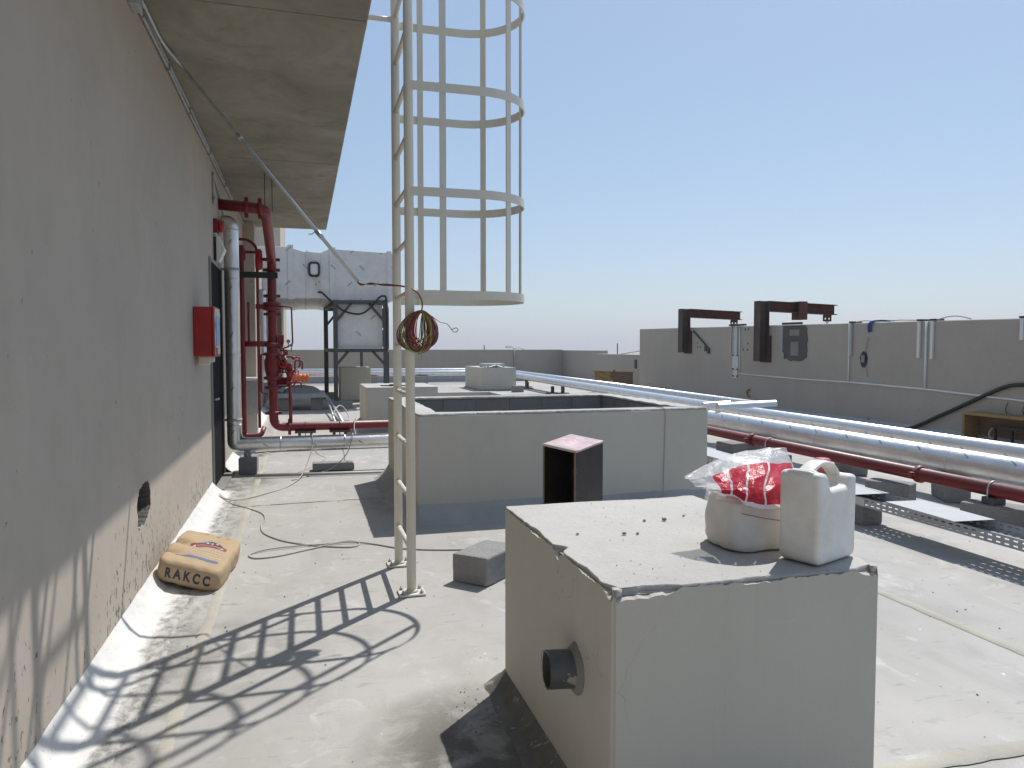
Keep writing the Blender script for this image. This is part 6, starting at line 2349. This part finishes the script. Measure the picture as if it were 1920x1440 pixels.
# ------------------------------------------------------------------ crumbs and grit
stone_me = []
for s in range(4):
    bm = bmesh.new()
    bmesh.ops.create_icosphere(bm, subdivisions=2, radius=1)
    for v in bm.verts:
        v.co *= 1 + 0.35 * noise.noise(v.co * 1.6 + Vector((s * 7, 0, 0)))
        v.co.z *= 0.6
    m_ = bpy.data.meshes.new('stone_chip')
    bm.to_mesh(m_)
    bm.free()
    m_.materials.append(M['stone'])
    stone_me.append(m_)
for i, (x, y, r, lab) in enumerate(((1.50, 2.91, 0.014, 'largest stone chip in the middle of the near plinth top'), (1.41, 2.92, 0.010, 'stone chip left of the largest one on the plinth'), (1.23, 2.73, 0.012, 'left stone chip of the front pair on the plinth'), (1.285, 2.722, 0.009, 'right stone chip of the front pair on the plinth'), (1.62, 2.96, 0.008, 'small stone chip behind the largest one on the plinth'), (1.05, 2.78, 0.008, 'lone stone chip near the left edge of the plinth'))):
    o = bpy.data.objects.new('stone_chip', stone_me[i % 4])
    COL.objects.link(o)
    o.location = (x, y, 0.851 + r * 0.5)
    o.scale = (r * 0.8, r * 0.7, r * 0.7)
    o.rotation_euler = (0, 0, i * 1.3)
    tag(o, lab, 'stone', 'stone chips on the near plinth')
rnd = random.Random(77)
mb = MB()


def crumb(x, y, z, r):
    b = len(mb.v)
    pts = [(1, 0, 0), (0, 1, 0), (-1, 0, 0), (0, -1, 0), (0, 0, 1), (0, 0, -0.6)]
    a = rnd.uniform(0, 6.3)
    for (px, py, pz) in pts:
        k = r * rnd.uniform(0.6, 1.3)
        mb.v.append(Vector((x + k * (px * math.cos(a) - py * math.sin(a)), y + k * (px * math.sin(a) + py * math.cos(a)), z + r * 0.4 + k * pz * 0.7)))
    for q in ((0, 1, 4), (1, 2, 4), (2, 3, 4), (3, 0, 4), (1, 0, 5), (2, 1, 5), (3, 2, 5), (0, 3, 5)):
        mb.face([b + i for i in q])


for _ in range(650):
    x, y = rnd.uniform(-0.8, 6.5), rnd.uniform(2.2, 12)
    if 0.8 < x < 2.0 and 2.0 < y < 3.5 or 0.9 < x < 4.05 and 6.65 < y < 9.3:
        continue
    crumb(x, y, 0, rnd.choice((0.003, 0.004, 0.004, 0.005, 0.007)))
for _ in range(220):
    y = rnd.uniform(3.0, 8.6)
    crumb(rnd.gauss(-0.76, 0.06), y, 0.002, rnd.choice((0.002, 0.003, 0.004)))
for _ in range(120):
    crumb(rnd.uniform(0.95, 1.86), rnd.uniform(2.14, 3.34), 0.851, rnd.choice((0.0015, 0.002, 0.003)))
for _ in range(120):
    crumb(rnd.uniform(0.62, 0.9), rnd.uniform(2.2, 3.4), 0.0, rnd.choice((0.002, 0.003, 0.005)))
g = mb.build('grit', 'grit')
tag(g, 'scattered grit and mortar crumbs over the deck', 'grit', kind='stuff')

# ------------------------------------------------------------------ far skyline
for i, (x, y, w_, d_, h_) in enumerate(((-560, 3400, 260, 200, 46), (-330, 3600, 150, 160, 30), (-820, 3900, 300, 200, 58), (-150, 3700, 120, 120, 24))):
    t = thing('distant_building', (x, y, -16), ['long pale block faint on the hazy horizon behind red valves', 'lower pale block right of the long one on the horizon', 'tallest faint block at left of the horizon', 'smallest faint block nearest the stand on the horizon'][i], 'building', 'faint blocks on the horizon')
    mb = MB()
    mb.box(x - w_ / 2, y - d_ / 2, -16.2, x + w_ / 2, y + d_ / 2, h_ - 16)
    mb.build('wall', 'far', t)
    mb = MB()
    mb.box(x - w_ / 5, y - d_ / 4, h_ - 16, x + w_ / 6, y + d_ / 4, h_ - 8)
    mb.build('roof_house', 'far', t)
for o in bpy.data.objects:
    if 'base' in o:
        del o['base']

# ------------------------------------------------------------------ dusty air
hz = MB()
hz.box(-7100, -7100, -18, 7100, 7100, 60)
hz = hz.build('haze', 'far')
hm = bpy.data.materials.new('dust_haze')
hm.use_nodes = True
hm.node_tree.nodes.clear()
ho = hm.node_tree.nodes.new('ShaderNodeOutputMaterial')
hv = hm.node_tree.nodes.new('ShaderNodeVolumePrincipled')
hv.inputs['Color'].default_value = (0.90, 0.90, 0.92, 1)
hv.inputs['Density'].default_value = 0.0005
hv.inputs['Anisotropy'].default_value = 0.25
hm.node_tree.links.new(hv.outputs[0], ho.inputs['Volume'])
hz.data.materials.clear()
hz.data.materials.append(hm)
tag(hz, 'pale dusty haze lying over the plain out to the horizon', 'haze', kind='stuff')
del hz['base']
